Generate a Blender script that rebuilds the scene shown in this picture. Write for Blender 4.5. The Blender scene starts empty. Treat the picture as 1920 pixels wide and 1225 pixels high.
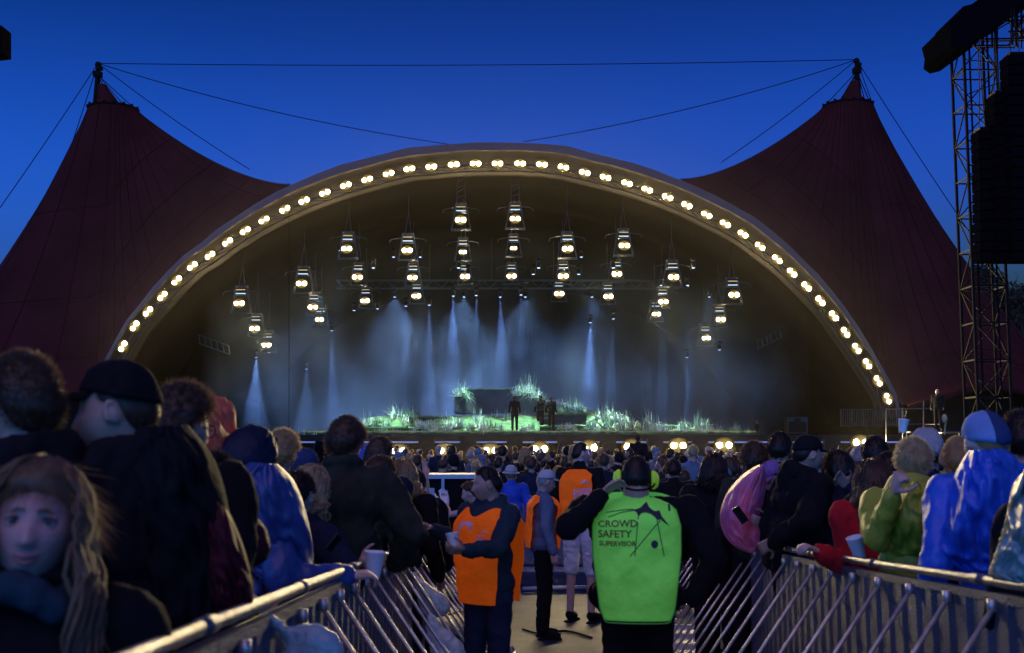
import bpy, bmesh, math, random
from mathutils import Vector, Matrix, noise, Quaternion
R = math.radians
random.seed(7)
scene = bpy.context.scene
col = scene.collection

# ---------------------------------------------------------------- camera
F = 2200.0
PITCH = math.atan(222.5 / F)
CAMZ = 2.0
cd = bpy.data.cameras.new("camera")
cd.sensor_width = 36.0
cd.lens = F / 1920 * 36
cd.clip_end = 2000
cd.dof.use_dof = True
cd.dof.focus_distance = 45
cd.dof.aperture_fstop = 5.0
cam = bpy.data.objects.new("camera", cd)
col.objects.link(cam)
cam.location = (0, 0, CAMZ)
cam.rotation_euler = (R(90) + PITCH, 0, 0)
scene.camera = cam

def ray(px, py):
    a, b = (px - 960) / F, (612.5 - py) / F
    return Vector((a, math.cos(PITCH) - b * math.sin(PITCH), math.sin(PITCH) + b * math.cos(PITCH)))
def P(px, py, D):
    d = ray(px, py)
    return Vector((0, 0, CAMZ)) + d * (D / d.y)
def PZ(px, py, z):
    d = ray(px, py)
    return Vector((0, 0, CAMZ)) + d * ((z - CAMZ) / d.z)

def gz(D):
    """height of the sloping ground at distance D"""
    return max(0.0, .61 - .055 * D)
# ---------------------------------------------------------------- world, added fill light, exposure
w = bpy.data.worlds.new("World")
scene.world = w
w.use_nodes = True
nt = w.node_tree
bg = nt.nodes["Background"]
sky = nt.nodes.new("ShaderNodeTexSky")
sky.sky_type = 'NISHITA'
sky.sun_disc = False
sky.sun_elevation = R(-2.5)
sky.sun_rotation = R(200)
sky.air_density = 1.0
sky.dust_density = 0.3
sky.ozone_density = 6.0
tint = nt.nodes.new("ShaderNodeMix"); tint.data_type = 'RGBA'; tint.blend_type = 'MULTIPLY'
tint.inputs[0].default_value = 1.0
tint.inputs[7].default_value = (1.9, 23.0, 21.5, 1)
nt.links.new(sky.outputs[0], tint.inputs[6])
# the afterglow brightens the sky towards the horizon
wtc = nt.nodes.new("ShaderNodeTexCoord"); wsp = nt.nodes.new("ShaderNodeSeparateXYZ"); nt.links.new(wtc.outputs["Generated"], wsp.inputs[0])
wmr = nt.nodes.new("ShaderNodeMapRange"); wmr.inputs[1].default_value = .38; wmr.inputs[2].default_value = .10; wmr.inputs[3].default_value = 0; wmr.inputs[4].default_value = 1
nt.links.new(wsp.outputs[2], wmr.inputs[0])
wpw = nt.nodes.new("ShaderNodeMath"); wpw.operation = 'POWER'; wpw.inputs[1].default_value = 1.5; nt.links.new(wmr.outputs[0], wpw.inputs[0])
wma = nt.nodes.new("ShaderNodeMath"); wma.operation = 'MULTIPLY_ADD'; wma.inputs[1].default_value = 4.6; wma.inputs[2].default_value = .80; nt.links.new(wpw.outputs[0], wma.inputs[0])
wvm = nt.nodes.new("ShaderNodeVectorMath"); wvm.operation = 'SCALE'; nt.links.new(tint.outputs[2], wvm.inputs[0]); nt.links.new(wma.outputs[0], wvm.inputs["Scale"])
nt.links.new(wvm.outputs[0], bg.inputs[0])
bg.inputs[1].default_value = 0.15
sd = bpy.data.lights.new("dusk_light", 'SUN')
sd.energy = .62  # added soft fill from behind the camera, brightens what faces it
sd.angle = R(70)
sd.color = (1.0, 0.62, 0.95)
so = bpy.data.objects.new("dusk_light", sd)
col.objects.link(so)
so.rotation_euler = (R(34), 0, R(-18))
vs = scene.view_settings
vs.view_transform = 'Standard'; vs.look = 'None'; vs.gamma = 1; vs.exposure = 0
cy = scene.cycles
cy.max_bounces = 6; cy.diffuse_bounces = 2; cy.glossy_bounces = 2; cy.transparent_max_bounces = 12
cy.volume_bounces = 0
cy.use_denoising = True
cy.sample_clamp_indirect = 4
cy.volume_step_rate = 1.0
cy.volume_max_steps = 64

# ---------------------------------------------------------------- materials
def mat(name, color, rough=0.8, metal=0.0, bump=0.0, bscale=40, var=0.0, vscale=6, emit=0, ecol=None, trans=0.0, alpha=1.0, sheen=0.0, stretch=None, spec=None, creases=0, transl=0.0, tcol=None):
    m = bpy.data.materials.new(name)
    m.use_nodes = True
    n = m.node_tree; b = n.nodes["Principled BSDF"]
    b.inputs["Base Color"].default_value = (*color, 1)
    b.inputs["Roughness"].default_value = rough
    b.inputs["Metallic"].default_value = metal
    if spec is not None: b.inputs["Specular IOR Level"].default_value = spec
    if sheen: 
        b.inputs["Sheen Weight"].default_value = sheen
    if trans: b.inputs["Transmission Weight"].default_value = trans
    if alpha < 1: b.inputs["Alpha"].default_value = alpha
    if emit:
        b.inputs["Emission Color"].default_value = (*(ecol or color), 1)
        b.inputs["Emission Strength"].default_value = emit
    if transl:
        tr_ = n.nodes.new("ShaderNodeBsdfTranslucent"); tr_.inputs[0].default_value = (*(tcol or color), 1)
        ms = n.nodes.new("ShaderNodeMixShader"); ms.inputs[0].default_value = transl
        n.links.new(b.outputs[0], ms.inputs[1]); n.links.new(tr_.outputs[0], ms.inputs[2]); n.links.new(ms.outputs[0], n.nodes["Material Output"].inputs[0])
    if bump or var:
        tc = n.nodes.new("ShaderNodeTexCoord")
        mp = n.nodes.new("ShaderNodeMapping")
        if stretch: mp.inputs["Scale"].default_value = stretch
        n.links.new(tc.outputs["Object"], mp.inputs[0])
    if var:
        nz = n.nodes.new("ShaderNodeTexNoise"); nz.inputs["Scale"].default_value = vscale
        nz.inputs["Detail"].default_value = 4
        n.links.new(mp.outputs[0], nz.inputs["Vector"])
        mx = n.nodes.new("ShaderNodeMix"); mx.data_type = 'RGBA'
        mr = n.nodes.new("ShaderNodeMapRange"); mr.inputs[1].default_value = 0.35; mr.inputs[2].default_value = 0.65
        n.links.new(nz.outputs[0], mr.inputs[0]); n.links.new(mr.outputs[0], mx.inputs[0])
        mx.inputs[6].default_value = (*[c * (1 - var) for c in color], 1)
        mx.inputs[7].default_value = (*[min(1, c * (1 + var)) for c in color], 1)
        n.links.new(mx.outputs[2], b.inputs["Base Color"])
    if bump:
        nb = n.nodes.new("ShaderNodeTexNoise"); nb.inputs["Scale"].default_value = bscale
        nb.inputs["Detail"].default_value = 3
        n.links.new(mp.outputs[0], nb.inputs["Vector"])
        bp = n.nodes.new("ShaderNodeBump"); bp.inputs["Strength"].default_value = bump
        bp.inputs["Distance"].default_value = 0.02
        n.links.new(nb.outputs[0], bp.inputs["Height"])
        n.links.new(bp.outputs[0], b.inputs["Normal"])
        if creases:      # broad irregular folds of worn cloth
            m2 = n.nodes.new("ShaderNodeMapping"); m2.inputs["Scale"].default_value = (1, 1, .55); m2.inputs["Rotation"].default_value = (.35, .5, .2)
            n.links.new(tc.outputs["Object"], m2.inputs[0])
            nc = n.nodes.new("ShaderNodeTexNoise"); nc.noise_type = 'RIDGED_MULTIFRACTAL'; nc.inputs["Scale"].default_value = 4.5; nc.inputs["Detail"].default_value = 3; nc.inputs["Distortion"].default_value = .6
            n.links.new(m2.outputs[0], nc.inputs["Vector"])
            b2 = n.nodes.new("ShaderNodeBump"); b2.inputs["Strength"].default_value = creases; b2.inputs["Distance"].default_value = .03
            n.links.new(nc.outputs[0], b2.inputs["Height"]); n.links.new(b2.outputs[0], bp.inputs["Normal"])
    return m
def emis(name, color, strength):
    m = bpy.data.materials.new(name); m.use_nodes = True
    n = m.node_tree; n.nodes.remove(n.nodes["Principled BSDF"])
    e = n.nodes.new("ShaderNodeEmission"); e.inputs[0].default_value = (*color, 1); e.inputs[1].default_value = strength
    n.links.new(e.outputs[0], n.nodes["Material Output"].inputs[0])
    return m
def volmat(name, color, density, aniso=0.0, noisy=None):
    m = bpy.data.materials.new(name); m.use_nodes = True
    n = m.node_tree; n.nodes.remove(n.nodes["Principled BSDF"])
    v = n.nodes.new("ShaderNodeVolumePrincipled")
    v.inputs["Color"].default_value = (*color, 1)
    v.inputs["Density"].default_value = density
    v.inputs["Anisotropy"].default_value = aniso
    n.links.new(v.outputs[0], n.nodes["Material Output"].inputs["Volume"])
    if noisy:
        tc = n.nodes.new("ShaderNodeTexCoord"); nz = n.nodes.new("ShaderNodeTexNoise")
        nz.inputs["Scale"].default_value = noisy; nz.inputs["Detail"].default_value = 3
        n.links.new(tc.outputs["Object"], nz.inputs["Vector"])
        mr = n.nodes.new("ShaderNodeMapRange"); mr.inputs[1].default_value = .42; mr.inputs[2].default_value = .68
        mr.inputs[3].default_value = density * .15; mr.inputs[4].default_value = density * 1.9
        n.links.new(nz.outputs[0], mr.inputs[0])
        sp = n.nodes.new("ShaderNodeSeparateXYZ"); n.links.new(tc.outputs["Object"], sp.inputs[0])
        m2 = n.nodes.new("ShaderNodeMapRange"); m2.interpolation_type = 'SMOOTHSTEP'
        m2.inputs[1].default_value = 3; m2.inputs[2].default_value = 14.5; m2.inputs[3].default_value = 1.0; m2.inputs[4].default_value = .12
        n.links.new(sp.outputs[2], m2.inputs[0])
        mm = n.nodes.new("ShaderNodeMath"); mm.operation = 'MULTIPLY'; n.links.new(mr.outputs[0], mm.inputs[0]); n.links.new(m2.outputs[0], mm.inputs[1])
        n.links.new(mm.outputs[0], v.inputs["Density"])
    return m
SPK, KEYK, SMOKE, HAZE, WASH = 38.0, 3.8, 0.022, 0.000008, 3.8
# ---------------------------------------------------------------- mesh helpers
class MB:
    def __init__(s): s.v = []; s.f = []; s.m = []
    def add(s, vs, fs, mi=0):
        k = len(s.v); s.v += [tuple(v) for v in vs]; s.f += [tuple(i + k for i in f) for f in fs]; s.m += [mi] * len(fs)
    def box(s, c, d, M=None, mi=0):
        c = Vector(c); hx, hy, hz = d[0] / 2, d[1] / 2, d[2] / 2
        vs = [Vector((x, y, z)) for x in (-hx, hx) for y in (-hy, hy) for z in (-hz, hz)]
        if M is not None: vs = [M @ v for v in vs]
        s.add([c + v for v in vs], [(0, 1, 3, 2), (4, 6, 7, 5), (0, 4, 5, 1), (2, 3, 7, 6), (0, 2, 6, 4), (1, 5, 7, 3)], mi)
    def tube(s, pts, r, n=6, mi=0, cap=True):
        pts = [Vector(p) for p in pts]
        rs = r if isinstance(r, (list, tuple)) else [r] * len(pts)
        vs = []; fs = []
        for i, p in enumerate(pts):
            t = (pts[min(i + 1, len(pts) - 1)] - pts[max(i - 1, 0)])
            if t.length < 1e-9: t = Vector((0, 0, 1))
            t.normalize()
            a = t.orthogonal().normalized() if i == 0 else (a - t * a.dot(t)).normalized()
            b = t.cross(a)
            for k in range(n):
                an = 2 * math.pi * k / n
                vs.append(p + (a * math.cos(an) + b * math.sin(an)) * rs[i])
        for i in range(len(pts) - 1):
            for k in range(n):
                fs.append((i * n + k, i * n + (k + 1) % n, (i + 1) * n + (k + 1) % n, (i + 1) * n + k))
        if cap:
            fs.append(tuple(range(n - 1, -1, -1))); fs.append(tuple((len(pts) - 1) * n + k for k in range(n)))
        s.add(vs, fs, mi)
    def ball(s, c, r, seg=12, rings=8, mi=0, M=None):
        c = Vector(c); r = r if isinstance(r, (tuple, list)) else (r, r, r)
        vs = [Vector((0, 0, r[2]))]
        for i in range(1, rings):
            ph = math.pi * i / rings
            for k in range(seg):
                t = 2 * math.pi * k / seg
                vs.append(Vector((r[0] * math.sin(ph) * math.cos(t), r[1] * math.sin(ph) * math.sin(t), r[2] * math.cos(ph))))
        vs.append(Vector((0, 0, -r[2])))
        if M is not None: vs = [M @ v for v in vs]
        fs = [(0, 1 + k, 1 + (k + 1) % seg) for k in range(seg)]
        for i in range(rings - 2):
            for k in range(seg):
                a = 1 + i * seg
                fs.append((a + k, a + seg + k, a + seg + (k + 1) % seg, a + (k + 1) % seg))
        l = len(vs) - 1; a = 1 + (rings - 2) * seg
        fs += [(l, a + (k + 1) % seg, a + k) for k in range(seg)]
        s.add([c + v for v in vs], fs, mi)
    def grid(s, rows, mi=0, closed=False):
        n = len(rows[0]); vs = [v for r in rows for v in r]; fs = []
        for i in range(len(rows) - 1):
            for k in range(n if closed else n - 1):
                fs.append((i * n + k, i * n + (k + 1) % n, (i + 1) * n + (k + 1) % n, (i + 1) * n + k))
        s.add(vs, fs, mi)
    def prism(s, poly, d, mi=0):
        """polygon of 3D points pushed along vector d"""
        n = len(poly); d = Vector(d); poly = [Vector(p) for p in poly]
        s.add(poly + [p + d for p in poly], [tuple(range(n)), tuple(range(2 * n - 1, n - 1, -1))] + [(i, n + i, n + (i + 1) % n, (i + 1) % n) for i in range(n)], mi)
    def mesh(s, name, mats, smooth=False):
        me = bpy.data.meshes.new(name); me.from_pydata(s.v, [], s.f)
        for m in (mats if isinstance(mats, (list, tuple)) else [mats]): me.materials.append(m)
        if any(s.m): me.polygons.foreach_set("material_index", s.m)
        if smooth: me.polygons.foreach_set("use_smooth", [True] * len(s.f))
        me.update(); return me
    def build(s, name, mats, parent=None, smooth=False, loc=None):
        o = bpy.data.objects.new(name, s.mesh(name, mats, smooth)); col.objects.link(o)
        if parent: o.parent = parent
        if loc is not None: o.location = loc
        return o
def tag(o, label=None, cat=None, group=None, kind=None):
    if label: o["label"] = label
    if cat: o["category"] = cat
    if group: o["group"] = group
    if kind: o["kind"] = kind
    return o
def thing(name, label, cat, loc=(0, 0, 0), rz=0, group=None):
    o = bpy.data.objects.new(name, None); col.objects.link(o); o.empty_display_size = .1
    o.location = loc; o.rotation_euler = (0, 0, rz)
    return tag(o, label, cat, group)
def dup(root, loc=None, rot=None, label=None):
    r = root.copy(); col.objects.link(r)
    if loc is not None: r.location = loc
    if rot is not None: r.rotation_euler = rot
    if label: r["label"] = label
    for ch in list(root.children):
        c = ch.copy(); col.objects.link(c); c.parent = r
        for g in ch.children:
            q = g.copy(); col.objects.link(q); q.parent = c
    return r
def lerp(a, b, t): return a + (b - a) * t
def interp(pts, t):
    """pts list, t in 0..1 -> smooth (catmull-rom) point"""
    n = len(pts) - 1; x = min(max(t, 0), 1) * n; i = min(int(x), n - 1); u = x - i
    p = [Vector(pts[min(max(j, 0), n)]) for j in (i - 1, i, i + 1, i + 2)]
    return 0.5 * ((2 * p[1]) + (p[2] - p[0]) * u + (2 * p[0] - 5 * p[1] + 4 * p[2] - p[3]) * u * u + (3 * p[1] - p[0] - 3 * p[2] + p[3]) * u ** 3)
def beam(b, p, q, r, n=4): b.tube([p, q], r, n)

# ---------------------------------------------------------------- shared materials
M = {}
M['steel'] = mat("dark_steel", (.05, .05, .055), .5, .6)
M['black'] = mat("black_paint", (.004, .004, .005), .7, spec=.1)
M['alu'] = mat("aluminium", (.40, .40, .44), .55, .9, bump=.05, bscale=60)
M['tent'] = mat("orange_tent_membrane", (.054, .010, .013), .9, spec=.05, bump=.15, bscale=3, var=.18, vscale=.35)
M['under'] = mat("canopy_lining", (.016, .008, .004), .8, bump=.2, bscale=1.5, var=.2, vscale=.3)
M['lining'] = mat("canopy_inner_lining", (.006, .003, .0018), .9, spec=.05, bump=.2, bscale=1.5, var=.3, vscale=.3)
M['edge'] = mat("pale_canopy_edge", (.10, .08, .08), .7, bump=.1, bscale=2)
M['lamp'] = emis("warm_lamp", (1.0, .76, .38), 2000)
M['lampfar'] = emis("warm_lamp_dimmer", (1.0, .78, .42), 400)
M['foot'] = emis("warm_footlight", (1.0, .76, .38), 3600)
M['cool'] = emis("cool_strip", (.55, .72, 1.0), 1.3)
M['warmstrip'] = emis("warm_strip", (1.0, .85, .5), .45)
M['bluelens'] = emis("blue_lens", (.35, .5, 1.0), 6)
M['drape'] = mat("black_drape", (.008, .008, .010), .95, spec=.05, bump=.6, bscale=1.2, stretch=(6, 1, .2))
M['deck'] = mat("stage_deck", (.010, .010, .012), .7, spec=.1)
M['cable'] = mat("steel_cable", (.004, .004, .006), .9, spec=.0)

# ---------------------------------------------------------------- ground
gm = mat("damp_asphalt", (.021, .032, .062), .58, spec=.16, bump=.5, bscale=45, var=.45, vscale=3.0)
b = MB()
N = 40
rows = [[(x, y, gz(max(y, 0))) for x in (-300, -60, -20, -5, 0, 5, 20, 60, 300)] for y in (-60, -10, 0, 2, 5, 8, 11.09, 11.5, 20, 40, 80, 150, 700)]
b.grid(rows)
tag(b.build("ground", gm), "dark damp asphalt ground of the festival arena", "ground", kind="structure")

# ---------------------------------------------------------------- the arch
LP = [(203, 698), (232, 650), (254, 612), (279, 585), (306, 556), (333, 527), (362, 500), (395, 480), (428, 455), (461, 434), (496, 414), (535, 394), (571, 378),
      (610, 363), (649, 349), (689, 338), (729, 327), (768, 318), (809, 314), (851, 310), (892, 308), (933, 308), (975, 308), (1016, 310), (1056, 315),
      (1096, 325), (1135, 334), (1175, 345), (1213, 357), (1251, 371), (1287, 386), (1324, 404), (1359, 421), (1392, 440), (1424, 463), (1456, 487),
      (1484, 512), (1511, 538), (1537, 565), (1562, 593), (1584, 624), (1605, 654), (1625, 683), (1645, 715), (1663, 748), (1674, 785)]
DA = 70.0
AR = [P(x, y, DA) for x, y in LP]
nA = len(AR)
def anorm(i):
    t = AR[min(i + 1, nA - 1)] - AR[max(i - 1, 0)]
    return Vector((-t.z, 0, t.x)).normalized()      # outward / upward
def aoff(i):                                         # width of the band above the lamps
    c = abs((i / (nA - 1)) - .5) * 2
    return lerp(1.35, .55, max(0, (c - .45) / .55)) if c > .45 else 1.35
# canopy: front rim, underside vault
can = thing("stage_canopy", "arched orange stage canopy with a pale front rim above the rows of lamps", "canopy")
b = MB(); rows = []
for i in range(nA):
    n = anorm(i); o = aoff(i)
    k = .10 * math.sin(i * 1.9) * (.5 if i % 4 else 1)
    rows.append([AR[i] + n * (o + k * .5) + Vector((0, .45, 0)), AR[i] + n * (o * .98 + k * .5) + Vector((0, -.05, 0)), AR[i] + n * o * .62 + Vector((0, -.12, 0))])
b.grid(rows); b.build("rim", M['edge'], can, True)
b = MB(); rows = []
for i in range(nA):
    n = anorm(i); o = aoff(i)
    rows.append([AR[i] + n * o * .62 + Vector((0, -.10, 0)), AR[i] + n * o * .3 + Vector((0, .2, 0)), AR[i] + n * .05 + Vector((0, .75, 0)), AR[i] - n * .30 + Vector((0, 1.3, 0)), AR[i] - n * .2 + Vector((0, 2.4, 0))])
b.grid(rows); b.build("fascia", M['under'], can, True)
cx, cz = P(960, 835, DA).x, 2.0
b = MB(); rows = []
for (dy, sx, sz) in ((2.3, .985, .985), (5, .99, .985), (9.5, .985, .975), (9.8, .955, .955), (10.4, .985, .975), (14, .96, .94), (18, .9, .87), (23.5, .82, .76)):
    rows.append([Vector((cx + (p.x - cx) * sx, DA + dy, cz + (p.z - cz) * sz)) for p in AR])
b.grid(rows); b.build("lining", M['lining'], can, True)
# outer skin of the vault
b = MB(); rows = []
for (dy, s) in ((.5, 1.0), (8, 1.0), (16, .95), (25, .84)):
    rows.append([Vector((cx + (AR[i].x + anorm(i).x * aoff(i) - cx) * s, DA + dy, cz + (AR[i].z + anorm(i).z * aoff(i) - cz) * s)) for i in range(nA)])
b.grid(rows); b.build("roof", M['tent'], can, True)
# rear drape closing the back of the vault, with the gap at stage left
tr = bpy.data.objects
bd = MB(); rows = []
for i in range(nA):
    p = Vector((cx + (AR[i].x - cx) * .83, DA + 23.4, cz + (AR[i].z - cz) * .77))
    rows.append([p, Vector((p.x, DA + 23.4, 0))])
bd.grid(rows)
tag(bd.build("rear_drape", M['drape']), "huge black drape closing the back of the stage", "drape", kind="structure")
# steel lamp arch (tube pair)
ar = thing("lamp_arch", "slim steel arch carrying the long row of warm lamps", "arch")
b = MB()
for off, dy in ((0, .25), (-.35, .45)):
    b.tube([AR[i] + anorm(i) * off + Vector((0, dy, 0)) for i in range(nA)], .06, 6)
for i in range(nA - 1):
    b.tube([AR[i] + Vector((0, .25, 0)), AR[i + 1] - anorm(i + 1) * .35 + Vector((0, .45, 0))], .03, 4)
b.build("truss", M['steel'], ar)

m = bpy.data.materials.new("glowing_reflector"); m.use_nodes = True; n = m.node_tree; n.nodes.remove(n.nodes["Principled BSDF"])  # bloom around the lamps, painted as a radial emission gradient
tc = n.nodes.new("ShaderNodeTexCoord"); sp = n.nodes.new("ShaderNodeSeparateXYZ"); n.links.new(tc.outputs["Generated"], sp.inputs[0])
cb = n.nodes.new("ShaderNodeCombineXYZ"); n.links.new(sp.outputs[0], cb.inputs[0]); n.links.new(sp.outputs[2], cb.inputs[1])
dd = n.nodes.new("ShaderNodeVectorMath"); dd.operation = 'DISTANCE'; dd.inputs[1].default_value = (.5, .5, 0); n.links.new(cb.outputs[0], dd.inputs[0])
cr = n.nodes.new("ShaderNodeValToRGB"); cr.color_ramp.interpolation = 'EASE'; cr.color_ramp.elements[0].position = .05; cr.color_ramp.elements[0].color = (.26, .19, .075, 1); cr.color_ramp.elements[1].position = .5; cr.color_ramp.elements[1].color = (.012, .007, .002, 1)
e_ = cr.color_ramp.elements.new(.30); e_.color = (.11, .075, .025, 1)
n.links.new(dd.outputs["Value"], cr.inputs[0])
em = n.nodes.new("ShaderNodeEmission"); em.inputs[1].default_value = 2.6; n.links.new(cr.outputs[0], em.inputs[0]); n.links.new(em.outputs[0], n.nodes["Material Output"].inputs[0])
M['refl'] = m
# ---------------------------------------------------------------- two-lamp floods
def disc(b, c, r, n=14, mi=0, y=0, bulge=-.25):
    vs = [Vector(c)] + [Vector((c[0] + r * math.cos(2 * math.pi * k / n), c[1] + y, c[2] + r * math.sin(2 * math.pi * k / n))) for k in range(n)]
    vs[0].y += r * bulge
    b.add(vs, [(0, 1 + k, 1 + (k + 1) % n) for k in range(n)], mi)
rnd_l = random.Random(3)
def flood(label, loc, sep, r, ang, group, lm, name="twin_floodlight"):
    t = thing(name, label, "floodlight", loc, 0, group)
    t.rotation_euler = (0, -ang, 0)
    b = MB(); b.box((0, .12, 0), (sep + 2.3 * r, .16, 2.3 * r)); b.tube([(0, .1, 0), (0, .3, r * 1.2), (0, .35, r * 1.6)], .03, 4)
    b.build("housing", M['black'], t)
    for s in (-1, 1):
        b = MB(); disc(b, (s * sep / 2, -.02, 0), r * rnd_l.uniform(.72, .84), bulge=0); b.build("lamp", lm, t)
    b = MB(); n0 = len(b.v); disc(b, (0, .015, 0), 1.0, 28, bulge=.02); b.v = [(x * (sep / 2 + r * 1.75), y, z * r * 2.35) for x, y, z in b.v]; b.build("reflector", M['refl'], t)  # glowing disc added behind each lamp pair for its halo
    return t
proto = {}
def flood_at(key, label, loc, sep, r, ang, group, lm, sc=1.0):
    if key not in proto:
        proto[key] = flood(label, loc, sep, r, ang, group, lm); o = proto[key]
    else:
        o = dup(proto[key], loc, (0, -ang, 0), label); o["group"] = group
    o.scale = (sc, sc, sc)
    return o
top = 21.5
def ordinal(n): return f"{n}{'th' if 10 <= n % 100 <= 20 else {1: 'st', 2: 'nd', 3: 'rd'}.get(n % 10, 'th')}"
for i in range(1, nA - 1):
    t = AR[i + 1] - AR[i - 1]; an = math.atan2(t.z, t.x)
    side = "left" if i < 22 else "right"
    k = 22 - i if i < 22 else i - 21
    if i == 21: lab = "pair of warm lamps on the arch just left of its highest point"
    elif i == 22: lab = "pair of warm lamps on the arch just right of its highest point"
    else: lab = f"warm lamp pair on the arch, {ordinal(k)} down its {side} side from the top"
    flood_at("arch", lab, AR[i] + Vector((0, -.15, 0)), .37, .15, an, "twin floodlights along the arch", M['lamp'])

# ---------------------------------------------------------------- hanging lighting pods
pods = [
 ("left end", 1, [(450, 570, 1.0), (479, 617, .92), (501, 648, .82)]),
 ("left end", 2, [(567, 533, 1.0), (588, 577, .95), (600, 600, .75)]),
 ("left end", 3, [(651, 468, 1.0), (671, 521, 1.0), (685, 565, .85)]),
 ("left end", 4, [(764, 471, 1.0), (774, 522, .92), (781, 556, .85)]),
 ("left end", 5, [(864, 414, 1.05), (868, 474, .7), (872, 520, .9)]),
 ("right end", 5, [(966, 412, 1.0), (963, 467, .6), (959, 519, .9)]),
 ("right end", 4, [(1064, 468, 1.0), (1056, 519, 1.0), (1048, 552, .9)]),
 ("right end", 3, [(1170, 462, 1.05), (1156, 515, .95), (1140, 557, .9)]),
 ("right end", 2, [(1262, 521, 1.0), (1243, 567, .95), (1230, 590, .8)]),
 ("right end", 1, [(1375, 554, 1.0), (1350, 600, .9), (1323, 635, .8)])]
def pod(label, loc, sc, grp, tall, cool=True):
    """a small hung truss pod: trapezoid frame, cross bars, side yokes, strip lights"""
    t = thing("lighting_pod", label, "lighting pod", loc, 0, grp); t.scale = (sc, sc, sc)
    b = MB()
    w0, w1, h0, h1 = .33, .62, 1.15, -.55
    for s in (-1, 1):
        for y in (0, .5):
            b.tube([(s * w0, y, h0), (s * w1 * .8, y, .1), (s * w1, y, h1)], .035, 4)
        b.tube([(s * w0, 0, h0), (s * w0, .5, h0)], .03, 4)
        b.tube([(s * w1, 0, h1), (s * w1 * .8, .5, .1)], .025, 4)
        b.tube([(s * .95, .1, .8), (s * 1.12, .1, .72), (s * 1.15, .1, .55)], .025, 4)   # side arms
        b.tube([(s * w0, .1, .9), (s * .95, .1, .8)], .02, 4)
    for h, w_ in ((h0, w0), (.62, .42), (-.5, .6)):
        b.tube([(-w_, 0, h), (w_, 0, h)], .035, 4); b.tube([(-w_, .5, h), (w_, .5, h)], .035, 4)
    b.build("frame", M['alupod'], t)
    b = MB(); b.box((0, .1, .95), (.62, .3, .12)); b.build("fixture", M['black'], t)
    b = MB(); b.box((0, -.08, .90), (.56, .03, .06)); b.build("strip_light", M['warmstrip'], t)
    if cool:
        b = MB(); b.box((0, -.06, .66), (.6, .03, .05)); b.build("strip_light", M['cool'], t)
    if tall:
        b = MB()
        for s in (-1, 1): b.tube([(s * .26, 0, 1.0), (s * .26, 0, 2.9)], .03, 4)
        for k in range(5): b.tube([(-.26, 0, 1.5 + k * .32), (.26, 0, 1.5 + (k + (1 if k % 2 else .55)) * .32)], .02, 4)
        b.build("ladder_truss", M['alupod'], t)
    else:
        b = MB(); b.tube([(-.2, .2, 1.15), (0, .3, 2.6), (0, .3, 4.2)], .02, 4); b.tube([(.2, .2, 1.15), (0, .3, 2.6)], .02, 4)
        b.build("hoist_cable", M['alupod'], t)
    return t
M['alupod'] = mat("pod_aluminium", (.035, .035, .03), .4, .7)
rown = ["front", "middle", "rear"]
for end, k, ls in pods:
    for j, (x, y, s) in enumerate(ls):
        D = (72.5, 77.5, 82.5)[j]
        c = P(x, y, D)
        where = f"in the {ordinal(k)} hanging column from the {end} of the rig" if k > 1 else f"in the outermost hanging column at the {end} of the rig"
        hgt = ["top", "middle", "lowest"][j]
        pod(f"{hgt} hung truss pod {where}", c + Vector((0, .15, 0)), .92 if j else 1.0, "hung lighting pods over the stage", j == 0 and k == 5, (j + k) % 3 != 0 or True)
        flood_at("pod%d" % j, f"{hgt} twin lamps {where}", c + Vector((0, -.25, 0)), .36, .14, 0, "twin floodlights on the hung pods", M['lamp'] if j == 0 else M['lampfar'], s * (D / 72.5))
# cross truss behind, at y 540
tt = thing("cross_truss", "long dark lattice truss hung level across the middle of the rig", "truss")
b = MB()
q0, q1 = P(630, 540, 86), P(1330, 540, 86)
for dz in (0, .6):
    for dy in (0, .6): b.tube([q0 + Vector((0, dy, dz)), q1 + Vector((0, dy, dz))], .04, 4)
for k in range(46):
    a0 = q0.lerp(q1, k / 46); a1 = q0.lerp(q1, (k + 1) / 46)
    b.tube([a0 + Vector((0, 0, 0 if k % 2 else .6)), a1 + Vector((0, 0, .6 if k % 2 else 0))], .025, 4)
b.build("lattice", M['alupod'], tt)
for k in range(6):
    b = MB(); a0 = q0.lerp(q1, (k + .5) / 6); b.tube([a0 + Vector((0, .3, .6)), a0 + Vector((0, .3, 5))], .02, 4); b.build("hoist_cable", M['steel'], tt)

# ---------------------------------------------------------------- stage body
st = thing("stage", "wide black stage platform behind the crowd with a thin bright line along its lip", "stage")
st["kind"] = "structure"
x0, x1 = P(380, 830, 66).x, P(1720, 830, 66).x
b = MB(); b.box(((x0 + x1) / 2, 80, 2.35), (x1 - x0, 27.6, .46)); b.build("deck", M['deck'], st)
b = MB(); b.box(((x0 + x1) / 2, 66.6, 1.05), (x1 - x0 - .2, .1, 2.1))
for k in range(24): b.box((x0 + 1 + k * (x1 - x0 - 2) / 23, 66.5, 1.05), (.08, .1, 2.0))
b.build("skirt", M['drape'], st)
b = MB(); b.box(((x0 + x1) / 2, 66.15, 2.17), (x1 - x0, .1, .09)); b.build("lip_strip", mat("lip_paint", (.6, .65, .8), .5), st)
for k, (x, y) in enumerate([(747, 846), (835, 845), (920, 845), (1012, 842), (1105, 840), (1185, 838), (1272, 836), (1358, 835), (1614, 830)]):
    o = flood_at("foot", f"pair of warm footlights on the stage front, {ordinal(k + 1)} pair from its left", P(x, y, 65.2), .40, .15, 0, "footlight pairs along the stage front", M['foot'], 1.3)
b = MB(); c = P(1762, 826, 64); b.box((0, .1, 0), (.3, .15, .3)); disc(b, (0, 0, 0), .1, mi=1)
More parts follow.
